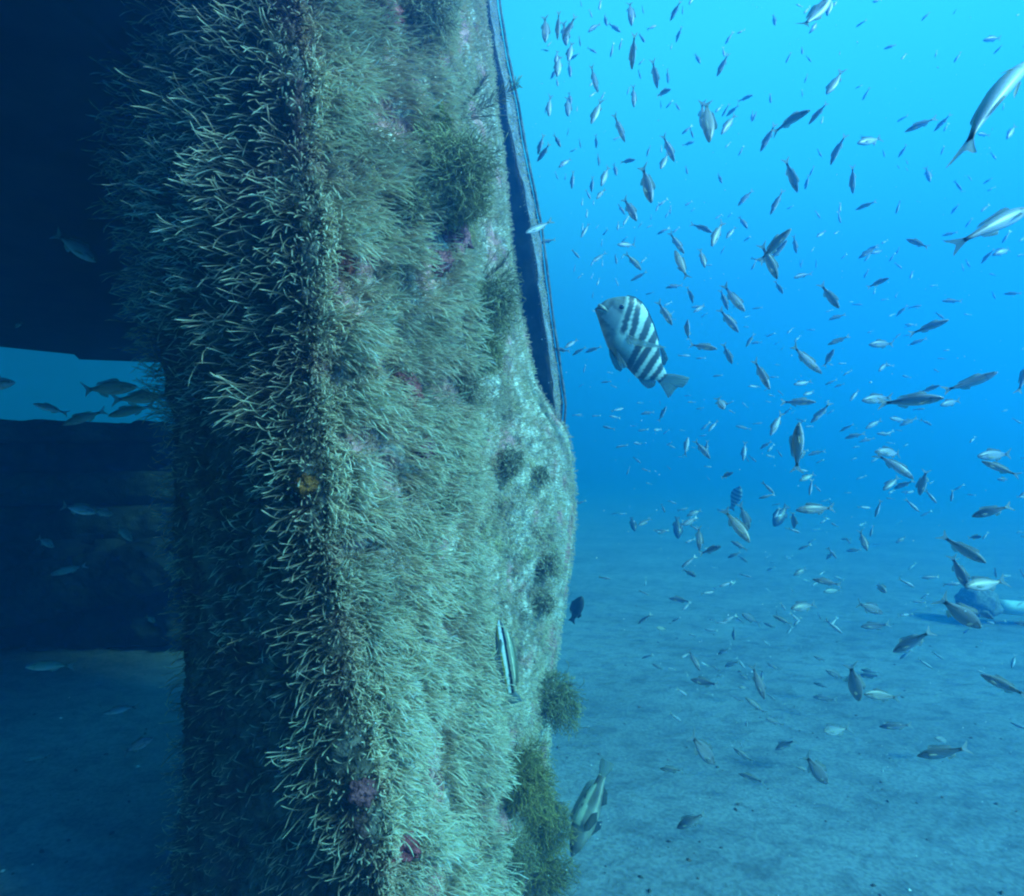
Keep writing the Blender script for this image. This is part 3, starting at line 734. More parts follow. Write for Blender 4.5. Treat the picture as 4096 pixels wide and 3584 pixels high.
for vi, (bend, warm, dk_) in enumerate(((0, 0, 1), (0.28, 0, 1), (-0.28, 0, 1), (0.1, 0.6, .8), (0.55, 0, 1), (-0.14, 0.35, .8), (0.05, 0.15, .55), (0.3, 0.2, .62), (-0.35, 0.1, .58))):
    cf = lambda x, z, y, w=warm, g=dk_: tuple(q * g for q in silver(x, z, y, w))
    B = bodymesh('body', GP, cf, 18, 26, bend)
    tf = fin(TAILF, 0, .006, bend, (0.42, 0.46, 0.48), root=(.82, 0))
    df = fin([(.24, .105), (.28, .15), (.36, .155), (.46, .135), (.55, .12), (.64, .105), (.70, .065), (.60, .078), (.42, .11)], 0, .004, bend, (0.32, 0.36, 0.36), root=(.45, .1))
    af = fin([(.52, -.092), (.55, -.135), (.61, -.12), (.68, -.085), (.70, -.052), (.6, -.075)], 0, .004, bend, (0.5, 0.52, 0.48), root=(.58, -.08))
    pf = join(*[fin([(.22, -.02), (.25, -.008), (.33, -.02), (.39, -.05), (.34, -.055), (.25, -.045)], s_ * .05, .003, bend, (0.6, 0.62, 0.56), out=s_ * .05) for s_ in (1, -1)])
    e1_ = eyemesh(.062, .017, .028, .017, 1, bend); e2_ = eyemesh(.062, .017, .028, .017, -1, bend)
    full = dict(body=mk('body', B, M_FISH), tail_fin=mk('tail_fin', tf, M_FIN), dorsal_fin=mk('dorsal_fin', df, M_FIN), anal_fin=mk('anal_fin', af, M_FIN),
                pectoral_fin=mk('pectoral_fin', pf, M_FIN), eye=mk('eye', e1_, M_EYE), eye2=mk('eye', e2_, M_EYE))
    sb = bodymesh('b', GP, cf, 10, 13, bend)
    small = mk('small_fish', join(sb, tf, df, af, e1_, e2_), M_FISH); small.materials.append(M_FIN)
    nb, nf = len(sb[1]), len(tf[1]) + len(df[1]) + len(af[1])
    mi = np.zeros(len(small.polygons), dtype=np.int32); mi[nb:nb + nf] = 1; small.polygons.foreach_set('material_index', mi)
    VAR[vi] = (full, small)

def pose(h, tl, L, roll=0.0, flip=False):
    """matrix that lays local x from the snout h to the tail tip tl (world points), dorsal side chosen across the line of sight"""
    X_ = (tl - h).normalized(); mid_ = (h + tl) / 2; v = (mid_ - Vector((0, 0, H))).normalized()
    Zd = X_.cross(v).normalized()
    if Zd.z < 0: Zd = -Zd
    if flip: Zd = -Zd
    Zd = Matrix.Rotation(roll, 3, X_) @ Zd
    Yd = Zd.cross(X_)
    M = Matrix((X_, Yd, Zd)).transposed().to_4x4() @ Matrix.Scale(L, 4)
    M.translation = h
    return M
RAW = {}
def T(ox, oy, sc, rows):
    out = []
    for r in rows:
        s_ = r[4] if len(r) > 4 else None
        out.append((ox + r[0] / sc, oy + r[1] / sc, ox + r[2] / sc, oy + r[3] / sc, s_))
    return out
FISH = []
FISH += T(2000, 0, 1.792, [(325,305,322,110),(412,288,422,75),(475,328,455,150),(450,290,545,110),(712,75,722,0),(585,50,575,0),(865,232,775,165),(628,230,712,168),(577,335,567,260),
 (765,185,742,95),(943,180,930,-10),(1122,182,1052,212),(1030,100,1018,40),(1220,150,1298,0),(1355,30,1395,-30),(1308,105,1310,40),(1260,305,1305,185),(338,335,370,298),(350,365,295,355),
 (695,382,625,340),(505,555,492,440),(490,440,517,300),(500,430,568,380),(410,550,428,395),(400,480,412,360),(362,568,425,470),(415,618,403,555),(945,500,965,230),(700,665,645,465),(640,695,690,660),
 (1435,455,1395,380),(1128,635,1092,420),(1205,600,1200,490),(1220,640,1110,690,.65),(1555,550,1640,380),(1610,405,1598,335),(960,772,955,605),(350,840,355,695),(325,815,330,755),(487,835,485,690),
 (510,750,493,660),(655,888,730,710),(550,800,555,760),(1155,780,1150,720),(895,1020,815,810),(1500,1015,1480,700),(1460,940,1445,740),(1815,680,1700,730),(1620,835,1715,750),(1585,965,1690,815),
 (1803,875,1812,790),(1810,870,1840,795),(1940,740,1935,670),(1250,1160,1165,960),(1150,1215,1205,1100),(435,1055,385,960),(270,1110,315,960),(268,1158,365,1025),(480,975,493,920),(500,1090,550,1065),
 (580,1065,567,995),(690,1065,687,960),(420,1200,515,1130),(710,1190,703,1100),(970,1145,860,1165,.8),(1395,1015,1305,1045),(1050,1125,1078,1040),(1155,1095,1158,1040),(1615,1060,1655,1018),
 (835,1260,815,1170),(1345,1250,1330,1190),(1590,1315,1560,1240),(1085,1455,1020,1180),(725,1335,780,1190),(415,1288,395,1230),(465,1295,472,1245),(515,1355,525,1220),(655,1380,665,1260),
 (650,1428,615,1360),(690,1428,752,1355),(587,1480,592,1420),(670,1470,672,1430),(980,1585,885,1415),(895,1540,845,1460),(912,1580,925,1545),(1080,1580,1085,1540),(1705,1475,1815,1358),
 (1775,1640,1710,1545),(1365,1520,1395,1493),(620,1565,625,1500),(580,1705,640,1600),(590,1655,595,1600),(845,1640,885,1628),(685,1640,710,1612),(1525,1668,1370,1600),(1515,1770,1590,1590),
 (1620,1710,1690,1625),(1630,1560,1665,1525),(735,1690,775,1640),(725,1770,735,1715),(840,1755,970,1755),(870,1735,915,1695),(960,1745,970,1695),(275,1745,400,1715),(180,1675,370,1590),(130,1765,240,1780),(1745,1730,1800,1695)])
FISH += T(3000, 0, 1.792, [(555,105,590,-30),(600,45,630,-10),(430,235,505,140),(580,-20,360,235),(180,185,165,100),(385,100,432,45),(880,15,950,-5),(1228,150,1290,85),(1455,105,1480,65),(960,352,1052,318),
 (1670,290,1800,270),(1745,388,1812,322),(375,390,372,335),(440,445,402,400),(640,395,645,365),(548,680,665,510),(420,892,558,730),(510,888,525,835),(145,735,145,670),(375,695,373,640),(755,635,805,610),
 (430,785,150,945),(75,1088,185,885),(340,1380,250,1130),(575,1182,680,955),(770,1028,945,990),(1110,945,1350,835),(1318,942,1445,812),(1062,1130,1128,1035),(1290,1305,1258,1195),(395,1360,425,1250),
 (738,1390,735,1180),(145,1540,240,1355),(2000,415,1445,1045),(1630,960,1710,970),(1840,998,1905,895),(1670,1320,1738,1275),(1500,1375,1545,1370),(1440,1535,1500,1460),(755,1505,910,1440),
 (480,1700,545,1650),(1120,1715,1285,1775),(1375,1690,1490,1665),(2020,1485,1500,1730),(1930,1730,1975,1695),(840,1790,930,1755),(1070,1210,1055,1180),(1130,1225,1115,1195),(1210,1445,1190,1438)])
FISH += T(2200, 900, 1.792, [(960,205,850,45),(1390,115,1435,75),(300,270,400,200),(172,340,180,285),(655,325,540,200),(578,402,700,335),(510,245,535,205),(895,185,985,395),(1025,560,985,430),(830,450,955,430),
 (1110,305,1075,160),(1165,285,1110,290),(335,435,355,380),(490,440,470,380),(375,300,378,250),(820,350,835,350),(80,470,97,468),(685,500,745,480),(875,720,770,540),(815,580,875,550),(1030,625,1120,570),
 (1080,665,1130,630),(1395,625,1240,435),(1275,610,1220,460),(1350,770,1210,595),(1390,665,1435,648),(1630,390,1515,130),(1670,495,1610,400),(1730,25,1490,270),(1700,110,1560,270),(105,882,200,820),
 (160,935,260,870),(250,915,372,870),(985,680,985,840,.8),(1198,890,995,855),(1305,998,1240,850),(1405,875,1465,775),(1440,850,1520,838),(1535,790,1570,790),(1605,860,1640,840),(1700,780,1745,735),
 (1755,835,1792,795),(1575,1180,1460,960),(1575,1090,1640,1090),(1165,1085,1240,1075),(1610,1000,1650,1005),(1650,900,1680,870),(240,1060,255,1000),(365,1130,440,1120),(205,1160,240,1140),
 (560,1130,570,1100),(1420,1155,1510,1160),(835,1300,775,1410),(785,1255,795,1295),(1245,1320,1200,1235,.38),(960,1225,1010,1222),(985,1270,1045,1270),(620,1275,670,1275),(650,1355,750,1340),
 (1070,1330,1100,1325),(1375,1270,1420,1310),(300,1370,365,1365),(195,1370,240,1368),(1580,1510,1665,1340),(1135,1480,1205,1400),(580,1440,620,1442),(745,1470,800,1465,.6),(810,1500,855,1465),
 (925,1470,970,1475),(1330,1440,1445,1465),(600,1560,655,1570,.5),(990,1520,965,1660),(900,1600,835,1570),(1010,1590,1050,1600),(915,1660,960,1665),(1110,1655,1130,1540),(1385,1690,1400,1550),
 (1425,1700,1400,1650),(1480,1700,1425,1650),(1505,1605,1590,1550),(1560,1625,1610,1570),(1665,1665,1625,1610),(870,1755,835,1725)])
FISH += T(3096, 900, 1.792, [(160,205,140,70),(305,88,370,42),(480,245,525,205),(605,240,750,150),(700,205,790,180),(1485,275,1580,165),(1570,215,1715,160),(1740,220,1800,208),(300,310,303,250),(135,380,265,345),
 (825,380,665,450,.8),(465,600,330,420),(370,625,425,605),(390,680,515,640),(1115,440,1175,430),(1200,545,1345,545),(1645,495,1780,490),(820,655,870,635),(875,655,960,570),(1255,680,965,785),
 (970,860,1100,810),(385,860,545,795),(680,860,860,850),(430,890,355,1020,.8),(335,1065,110,855),(90,780,140,735),(145,835,190,790),(750,1050,815,985),(140,1145,275,1120),(430,1165,505,1135),
 (1605,1060,1205,1205),(1190,1150,1040,1200,.8),(1220,1240,740,1280),(630,1260,850,1235),(1190,1295,1335,1255),(545,1262,610,1180),(210,1220,295,1190),(300,1270,45,1270),(265,1420,410,1275),
 (65,1360,125,1310),(120,1355,150,1330),(825,1385,950,1405),(900,1440,1030,1380),(655,1460,775,1395),(470,1480,575,1425),(505,1530,655,1490),(735,1495,840,1503),(610,1555,725,1527),(180,1415,160,1785),
 (240,1650,365,1615),(300,1705,355,1685),(1840,980,1745,1210),(730,1625,935,1637),(695,1700,760,1660),(1460,1660,1700,1640)])
FISH += T(2200, 1800, 1.991, [(610,200,635,130),(965,158,930,125),(1275,245,1245,205),(1455,180,1350,225,.7),(490,510,545,500),(1090,525,1215,475),(1060,600,1170,550),(700,605,800,550),(898,665,820,635),
 (1190,800,1185,590),(1365,765,1200,825,.8),(1590,735,1380,460),(1585,640,1520,430),(1440,725,1575,800),(1415,860,1520,815),(1575,895,1490,835),(1210,375,1240,385),(1945,620,1935,480),(1165,1010,1065,955,.7),
 (945,1180,1130,1205),(1430,1085,1495,1020),(1275,935,1335,938),(1300,1105,1345,1090),(755,1085,765,1010),(1725,960,1795,930),(1870,840,1920,865),(1755,895,1800,897),(1715,1095,1755,1130),(1915,1095,1935,1135),
 (875,770,890,805),(845,1415,935,1430),(880,1480,872,1445),(1105,1465,1180,1490),(1265,1350,1320,1355),(1465,1520,1465,1400),(1480,1330,1545,1380),(1520,1300,1660,1380),(1700,1375,1800,1420),
 (1775,1320,1930,1395),(1885,1465,1935,1405),(1940,995,2010,955),(1330,1630,1440,1575),(1445,1560,1430,1520),(1695,1520,1755,1555),(1195,1760,1100,1580),(1390,1725,1515,1680),(1730,1700,1835,1755),
 (1200,1690,1260,1720),(810,1700,900,1750),(935,1735,1000,1750),(1280,1710,1360,1765),(1275,70,1150,-80)])
FISH += T(3096, 1800, 1.991, [(1115,230,815,20),(205,245,330,185),(335,105,400,75),(870,320,1000,210),(950,310,1120,240),(1650,90,1960,210),(1160,360,1215,150),(1780,235,1880,235),(1535,355,1610,360),
 (175,480,490,460),(165,620,150,490),(480,440,430,410),(1575,530,1900,440),(1690,905,1320,680),(1545,1110,1410,830),(1520,1090,1840,1045),(1640,1415,1300,1165),(1740,1340,1600,1275,.6),(1655,690,1545,700,.7),
 (740,805,680,640),(575,805,700,790),(670,605,735,580),(300,635,370,630),(265,745,330,710),(530,710,620,712),(970,740,1060,690),(960,600,1000,575),(415,870,485,805),(90,850,135,865),(155,1000,270,935),
 (230,1030,285,1045),(305,1030,540,1075),(390,1130,530,1115),(130,1095,150,1130),(480,1010,560,1035),(890,1135,810,1060,.5),(865,1300,655,1215),(135,1265,340,1225),(690,1410,925,1395),(375,1350,345,1290),
 (950,1610,1270,1435),(1905,1375,2100,1400),(315,1640,410,1680),(1930,655,1995,655)])
FISH += T(2200, 2600, 1.821, [(1025,215,1235,255),(1210,185,1265,190),(1005,200,995,160),(1380,175,1460,225),(1370,270,1450,275),(1335,345,1410,375),(1420,345,1580,470),(1560,360,1470,100),(1640,365,1580,320),
 (925,445,950,445),(1430,560,1432,505),(1565,495,1690,545),(1195,830,1015,610),(1335,715,1490,825),(1640,725,1790,650),(1400,710,1375,660),(800,865,970,880),(1375,900,1570,965),(920,1300,1130,1190)])
FISH += T(3096, 2600, 1.821, [(375,145,520,215),(285,240,400,275),(280,340,465,365),(615,370,550,85),(615,185,780,190),(630,145,760,165),(650,320,910,345),(1505,180,1860,340),(355,595,535,575),(765,560,1015,548),
 (1175,640,1290,665),(1045,775,1435,715),(385,975,215,750),(160,850,260,885),(865,10,1010,0),(120,570,145,577)])
# fish in the slot and in the dim water at the left (photograph pixels)
FISH += [(2123,1375,2176,1367,None),(2143,1422,2221,1415,None),(2163,1445,2211,1427,None),(2211,1395,2281,1405,None),(2123,1196,2158,1146,None),(2126,1287,2161,1247,None),(2171,1543,2201,1523,None)]
LEFT = [(385,1048,215,930,2.2),(545,1548,318,1562,2.0),(650,1585,452,1600,2.2),(132,1615,275,1655,2.1),(60,1530,-140,1548,1.8),(250,1700,430,1640,2.6),(430,1665,620,1620,2.6),(385,2052,245,2022,2.0),(450,2060,372,2042,2.4),
        (528,2165,460,2095,2.2),(100,2668,300,2660,2.3),(410,2855,560,2822,2.2),(612,2952,490,3012,2.0),(90,3042,205,3025,2.6),(620,2490,585,2465,2.6),(215,2190,150,2150,3.0),(250,745,200,700,2.6),(120,580,170,610,3.0),(200,1010,170,990,2.8),(60,1310,90,1290,2.2),(200,2300,350,2260,3.2)]

ANCH = [('the banded fish', 2560, 1390), ('the big silver fish at right', 3640, 1600), ('the pale pipe', 3990, 2420), ('the mottled fish', 2330, 3250), ('the wreck plate edge', 2160, 900), ('the top right corner', 4000, 120), ('the striped wrasse', 2030, 2630), ('the lower right corner', 3950, 3400), ('the top of the photo', 2900, 0)]
def words_for(hx, hy, tx, ty, p):
    mx, my = (hx + tx) / 2, (hy + ty) / 2
    best = min(ANCH, key=lambda a: math.hypot(mx - a[1], my - a[2]))
    dx, dy = mx - best[1], my - best[2]; dist = math.hypot(dx, dy)
    far_ = 'close to' if dist < 160 else ('well ' if dist > 620 else '')
    if abs(dy) > 2.2 * abs(dx): rel_ = 'above' if dy < 0 else 'below'
    elif abs(dx) > 2.2 * abs(dy): rel_ = 'right of' if dx > 0 else 'left of'
    else: rel_ = ('upper ' if dy < 0 else 'lower ') + ('right of' if dx > 0 else 'left of')
    place = (far_ + ' ' if far_ == 'close to' else far_ + rel_ + ' ') + best[0]
    a = math.degrees(math.atan2(hy - ty, hx - tx))
    dirs = [(-180, 'left'), (-135, 'up left'), (-90, 'up'), (-45, 'up right'), (0, 'right'), (45, 'down right'), (90, 'down'), (135, 'down left'), (180, 'left')]
    dw = min(dirs, key=lambda q: abs(q[0] - a))[1]
    size = 'tiny' if p < 40 else 'small' if p < 75 else 'mid-sized' if p < 120 else 'large'
    if my > 2000 : tone = 'brownish'
    elif my > 1250: tone = 'silver'
    else: tone = 'blue grey'
    return f'{size} {tone} fish pointing {dw}, {place}', mx
jobs = []
for i, f in enumerate(FISH):
    jobs.append((*f[:4], f[4], math.hypot(f[0] - f[2], f[1] - f[3]), None))
jobs.sort(key=lambda j: -j[5])
NMAX = 272
named = []; crowd = []
LB = {}
for q, (hx, hy, tx, ty, s_, p, _) in enumerate(jobs):
    r1_ = random.Random(int(hx * 7 + hy * 13))
    s2 = s_ if s_ else r1_.uniform(0.86, 0.99)
    L = r1_.uniform(0.125, 0.15) if p > 60 else r1_.uniform(0.10, 0.135)
    if hx < 2290 and hy > 900 and hy < 1600 and hx > 2100: L = 0.11
    d = s2 * L * F / p
    dz = math.sqrt(1 - s2 * s2) * L / 2 * (-1 if (s_ or r1_.random() < 0.5) else 1)
    hp = at(hx, hy, d + dz); tp = at(tx, ty, d - dz)
    my = (hy + ty) / 2
    if min(hp.z, tp.z) < 0.05:                       # keep clear of the sand
        lim = (H - 0.10) / max(0.02, (H - min(hp.z, tp.z))) * 1.0
        hp = Vector((0, 0, H)) + (hp - Vector((0, 0, H))) * lim; tp = Vector((0, 0, H)) + (tp - Vector((0, 0, H))) * lim
        L *= lim
    roll = r1_.uniform(-0.55, 0.55) * (0.7 if my > 1900 else 1) if p > 40 else r1_.uniform(-0.9, 0.9)
    vi = r1_.choice((0, 0, 0, 1, 2, 5)) if my < 1900 else r1_.choice((3, 5, 6, 6, 7, 8, 6, 8, 7) if p < 190 else (3, 5, 3, 6))
    if abs(hx - (3000 + 430 / 1.792)) < 2 and my < 600: vi = 4
    if hx > 4080 and hy < 300: roll = 1.15
    M = pose(hp, tp, (tp - hp).length, roll)
    if p > 230 and hy < 1300: M = M @ Matrix.Diagonal((1, 0.8, 0.62, 1))
    elif my > 1900: M = M @ Matrix.Diagonal((1, 1, r1_.uniform(1.0, 1.3), 1))
    elif r1_.random() < 0.4: M = M @ Matrix.Diagonal((1, 0.9, r1_.uniform(0.78, 0.95), 1))
    if q < NMAX:
        named.append((hx, hy, tx, ty, p, M, vi))
        w, mx = words_for(hx, hy, tx, ty, p); LB.setdefault(w, []).append((mx, q))
    else: crowd.append((M, vi))
ORD = ['leftmost', 'second from left', 'third from left', 'fourth from left', 'fifth from left', 'sixth from left']
LABEL = {}
for w, lst in LB.items():
    lst.sort()
    if len(lst) == 1: LABEL[lst[0][1]] = w
    elif len(lst) <= 6:
        for k_, (mx, q) in enumerate(lst):
            LABEL[q] = w + ', ' + ('rightmost' if k_ == len(lst) - 1 else ORD[k_]) + ''
    else:
        for mx, q in lst: LABEL[q] = w
for q in LABEL:
    if len(LABEL[q].replace('-', ' ').split()) > 16: LABEL[q] = LABEL[q].replace('pointing ', '').replace(' fish', ' one', 1) if False else LABEL[q].replace('the big silver fish at right', 'the big right fish').replace('the lower right corner', 'lower right corner').replace('the top of the photo', 'the photo top').replace('second from left', 'second left').replace('third from left', 'third left').replace('fourth from left', 'fourth left')
def place_fish(M, vi, big, words, group, name='silver_fish'):
    full, small = VAR[vi]
    if not big:
        o = bpy.data.objects.new(name, small); C.objects.link(o); o.matrix_world = M
        tag(o, words, 'fish', group); return o
    r = empty(name); r.matrix_world = M; tag(r, words, 'fish', group)
    for k_, me in full.items():
        c = bpy.data.objects.new('eye' if k_ == 'eye2' else k_, me); C.objects.link(c); c.parent = r
    return r
for q, (hx, hy, tx, ty, p, M, vi) in enumerate(named):
    place_fish(M, vi, p > 88, LABEL[q], 'school of small silver fish')
# the smallest and faintest of the school, more than can be told apart
V = []; Fs = []; Cc = []
rr = random.Random(5)
for k_ in range(270):
    px = rr.uniform(2300, 4200); py = rr.gauss(1500, 650) if k_ % 3 else rr.uniform(0, 3000)
    if py < -50 or py > 2600: continue
    d = rr.uniform(4.6, 8.5); L = rr.uniform(0.09, 0.13)
    a = rr.gauss(2.0, 0.5) if py < 1200 else rr.choice((0.1, 2.9)) + rr.gauss(0, 0.4)
    h_ = at(px, py, d)
    if h_.z < 0.15: continue
    tl = h_ - (RIGHT * math.cos(a) - UPV * math.sin(a) + FWD * rr.uniform(-0.5, 0.5)).normalized() * L
    crowd.append((pose(h_, tl, L, rr.uniform(-0.8, 0.8)), rr.choice((0, 1, 2))))
for k_ in range(90):
    px = rr.uniform(2380, 4150); py = rr.uniform(1950, 2950); d = rr.uniform(2.6, 4.2); L = rr.uniform(0.06, 0.10)
    h_ = at(px, py, d); a = rr.choice((0.1, 2.9, 0.9, 2.4)) + rr.gauss(0, 0.35)
    if h_.z < 0.12: continue
    tl = h_ - (RIGHT * math.cos(a) - UPV * math.sin(a) + FWD * rr.uniform(-0.5, 0.5)).normalized() * L
    if tl.z > 0.08: crowd.append((pose(h_, tl, L, rr.uniform(-0.6, 0.6)), rr.choice((5, 6, 7, 8))))
SMB = {v_: bodymesh('b', GP, silver, 6, 8, (0, .28, -.28, .1, .5, -.1, .05, .3, -.3)[v_]) for v_ in range(9)}
SMT = fin(TAILF, 0, .008, 0, (0.4, 0.42, 0.4), root=(.82, 0))
for M, vi in crowd:
    v, f, c = join(SMB[vi], SMT); k = len(V)
    V += [M @ Vector(x_) for x_ in v]; Fs += [tuple(i + k for i in q) for q in f]; Cc += [q[:3] for q in c]
o = link('distant_fish', mesh_py('distant_fish', V, Fs, np.array(Cc)), M_FISH); tag(o, 'swarm of the smallest distant fish filling the open water', 'fish', kind='stuff')

# fish of the dim left side
LW = ['bluish fish in the black water at upper left, pointing down right', 'dark fish with forked tail crossing the blue gap at left', 'second dark fish half behind the hydroids below the crossing one', 'round dark fish turning in the blue gap at left',
      'dark fish entering from the left border in the blue gap', 'dark fish lowest in the gap just above the far beam', 'dark fish above the far beam beside the hydroids', 'bluish striped fish before the far hull section, pointing right',
      'pale fish just right of the bluish striped fish', 'small bluish fish pointing down right beside the hydroid fringe', 'faint dark fish over the shaded sand at far left', 'yellowish fish low over the shaded sand at left',
      'dark slim fish over the shaded sand, pointing up right', 'pale faint fish near the left border over the sand', 'tiny pale fish beside the fringe at lower left', 'faint bluish fish in front of the hull section plates',
      'faint fish in the black water at upper left, above the bluish one', 'faintest small fish near the top left', 'small fish left of the bluish one in the black water', 'faint fish at the left border above the blue gap', 'dim fish before the leaning plate at left']
for k_, (hx, hy, tx, ty, d) in enumerate(LEFT):
    p = math.hypot(hx - tx, hy - ty); hp = at(hx, hy, d); tp = at(tx, ty, d * 1.02)
    place_fish(pose(hp, tp, (tp - hp).length, random.uniform(-0.3, 0.3)), (0, 5, 3, 0)[k_ % 4], p > 88, LW[k_], 'fish in the shade of the wreck', 'dim_fish')

# ---- the banded fish
S = 3.585
ax0 = Vector((150, 300)); axv = Vector((960, 1030)).normalized(); LEN = 1408.0
def loc2(cx, cy):
    r = Vector((cx, cy)) - ax0
    return (r.dot(axv) / LEN, (r.x * axv.y - r.y * axv.x) / LEN)
tops = [(0.0, 0.012)] + [loc2(*p) for p in ((180, 225), (300, 185), (420, 160), (540, 150), (640, 160), (720, 190), (800, 260), (870, 360), (960, 560), (1040, 800), (1090, 1080), (1170, 1240))]
bots = [(0.0, -0.012)] + [loc2(*p) for p in ((155, 360), (180, 420), (250, 640), (320, 830), (430, 990), (570, 1100), (660, 1200), (750, 1290), (880, 1320), (1010, 1310), (1070, 1380))]
tops.sort(); bots.sort()
hwp = [(0, .012), (.03, .035), (.1, .065), (.2, .085), (.35, .095), (.5, .085), (.7, .06), (.85, .035), (.95, .018), (1.0, .012)]
prof = []
for x in sorted(set([0, .01, .02, .035, .05, .07, .09, .12, .16, .2, .25, .3, .36, .42, .5, .58, .66, .74, .8, .86, .91, .95, .98, 1.0])):
    prof.append((x, float(np.interp(x, *zip(*tops))), float(np.interp(x, *zip(*bots))), float(np.interp(x, *zip(*hwp)))))
BARS = [(0.345, .52, .038), (.458, .60, .046), (.575, .42, .046), (.672, .28, .043), (.790, .24, .043), (.900, .18, .034), (.995, 0.05, .028)]
def band(x, z, y):
    n_ = noise.fractal(Vector((x * 9, z * 9, 3.3)), 1.0, 2.0, 3) * 0.012 + 0.004 * math.sin(z * 160) + 0.004 * noise.noise(Vector((x * 60, z * 60, 0)))
    c = Vector((0.56, 0.66, 0.60)) * (1 + 0.22 * noise.fractal(Vector((x * 14, z * 14, 9)), 1.0, 2.0, 4) - 0.10 * (math.sin(x * 210 + 60 * z) * math.sin(z * 210) > 0.2))
    back = min(1, max(0, (z - 0.1) * 3)); c = c * (1 + 0.25 * back)
    head = 1 - min(1, max(0, (x + 0.55 * z - 0.27) / 0.05))
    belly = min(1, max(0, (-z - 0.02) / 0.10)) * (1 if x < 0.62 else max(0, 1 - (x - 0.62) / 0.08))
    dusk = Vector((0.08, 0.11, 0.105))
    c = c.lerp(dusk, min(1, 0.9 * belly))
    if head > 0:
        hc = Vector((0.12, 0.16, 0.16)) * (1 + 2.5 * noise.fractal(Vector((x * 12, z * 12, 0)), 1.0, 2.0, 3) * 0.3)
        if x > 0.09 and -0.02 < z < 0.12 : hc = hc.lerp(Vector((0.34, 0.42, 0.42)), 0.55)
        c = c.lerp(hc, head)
    for (bc, k_, w) in BARS:
        sx = x + k_ * z + n_ - bc
        if z > -0.20:
            q = min(1, max(0, (w - abs(sx)) / 0.012)) * 0.93
            if bc < 0.5 and z < 0.03: q *= max(0, 1 + (z - 0.03) / 0.04)
            if bc > 0.4 or x > 0.1: c = c.lerp(Vector((0.018, 0.026, 0.035)), q)
    if x < 0.02: c = c * 0.6
    return tuple(c)
bf = empty('banded_fish'); tag(bf, 'big pale fish with black vertical bands, snout up, beside the wreck', 'fish')
bx0 = 2340 + 150 / S; by0 = 1150 + 300 / S; bx1 = 2340 + 1110 / S; by1 = 1150 + 1330 / S
hp = at(bx0, by0, 1.88); tp = at(bx1, by1, 1.95)
X_ = (tp - hp).normalized(); v_ = ((hp + tp) / 2 - Vector((0, 0, H))).normalized(); Zd = X_.cross(v_).normalized()
if Zd.x < 0: Zd = -Zd
Zd = Matrix.Rotation(math.radians(-8), 3, X_) @ Zd
Yd = Zd.cross(X_)
M = Matrix((X_, Yd, Zd)).transposed().to_4x4() @ Matrix.Scale((tp - hp).length, 4); M.translation = hp
bf.matrix_world = M
near_side = 1 if (Yd.dot(v_) < 0) else -1
def part(name, vfc, m, parent):
    return link(name, mk(name, vfc, m), None, parent)
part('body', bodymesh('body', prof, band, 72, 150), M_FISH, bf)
def O(*pts): return [loc2(*p) for p in pts]
fc = (0.30, 0.36, 0.33)
part('tail_fin', fin(O((1170, 1240), (1290, 1250), (1400, 1275), (1500, 1310), (1460, 1400), (1400, 1450), (1340, 1440), (1290, 1480), (1240, 1560), (1200, 1590), (1150, 1500), (1110, 1430), (1070, 1370)), 0, .008, 0, fc, root=loc2(1120, 1310), rays=60), M_FIN, bf)
part('dorsal_fin', fin(O((1050, 820), (1100, 860), (1150, 950), (1185, 1030), (1140, 1120), (1095, 1110), (1085, 980)), 0, .006, 0, (0.12, 0.16, 0.16), root=loc2(1085, 980), rays=60), M_FIN, bf)
part('spiny_fin', fin(O((560, 158), (600, 140), (700, 165), (790, 230), (880, 345), (970, 540), (1050, 760), (1035, 790), (945, 570), (855, 380), (770, 270), (680, 200)), 0, .006, 0, (0.10, 0.13, 0.13), root=loc2(770, 270), rays=60), M_FIN, bf)
part('anal_fin', fin(O((750, 1275), (790, 1340), (840, 1395), (900, 1438), (960, 1435), (1005, 1400), (1018, 1350), (1000, 1310), (900, 1300)), 0, .008, 0, (0.13, 0.18, 0.19), root=loc2(880, 1290), rays=60), M_FIN, bf)
part('pectoral_fin', fin(O((556, 622), (600, 675), (700, 725), (860, 785), (1000, 825), (1095, 857), (1000, 858), (900, 848), (800, 840), (700, 815), (640, 800), (590, 790), (560, 740)), near_side * .088, .005, 0, (0.60, 0.70, 0.68), root=loc2(560, 680), out=near_side * 0.05, rays=60), M_FIN, bf)
part('pelvic_fin', fin(O((400, 830), (420, 930), (450, 1040), (490, 1125), (540, 1120), (575, 1100), (530, 1020), (470, 930), (430, 840)), near_side * .05, .006, 0, (0.26, 0.34, 0.33), root=loc2(420, 850), out=near_side * 0.03, rays=60), M_FIN, bf)
part('pelvic_fin', fin(O((330, 850), (345, 960), (385, 1060), (430, 1140), (500, 1180), (525, 1150), (470, 1040), (410, 900)), near_side * .02, .008, 0, (0.10, 0.14, 0.14), root=loc2(350, 870), rays=60), M_FIN, bf)
ex, ez = loc2(492, 300)
part('eye', eyemesh(ex, ez, .066, .030, near_side, ring=(0.05, 0.06, 0.07)), M_EYE, bf)
ex2, ez2 = loc2(492, 300)
part('eye', eyemesh(ex2, ez2, .066, .030, -near_side, ring=(0.05, 0.06, 0.07)), M_EYE, bf)
part('lip', fin(O((165, 250), (200, 238), (260, 280), (310, 350), (290, 352), (235, 310), (180, 292)), near_side * .034, .02, 0, (0.30, 0.36, 0.33), root=loc2(200, 260), out=near_side * 0.03), M_FISH, bf)
part('lip', fin(O((150, 315), (185, 305), (250, 330), (300, 365), (270, 375), (200, 350)), near_side * .032, .02, 0, (0.22, 0.28, 0.26), root=loc2(170, 310), out=near_side * 0.03), M_FISH, bf)
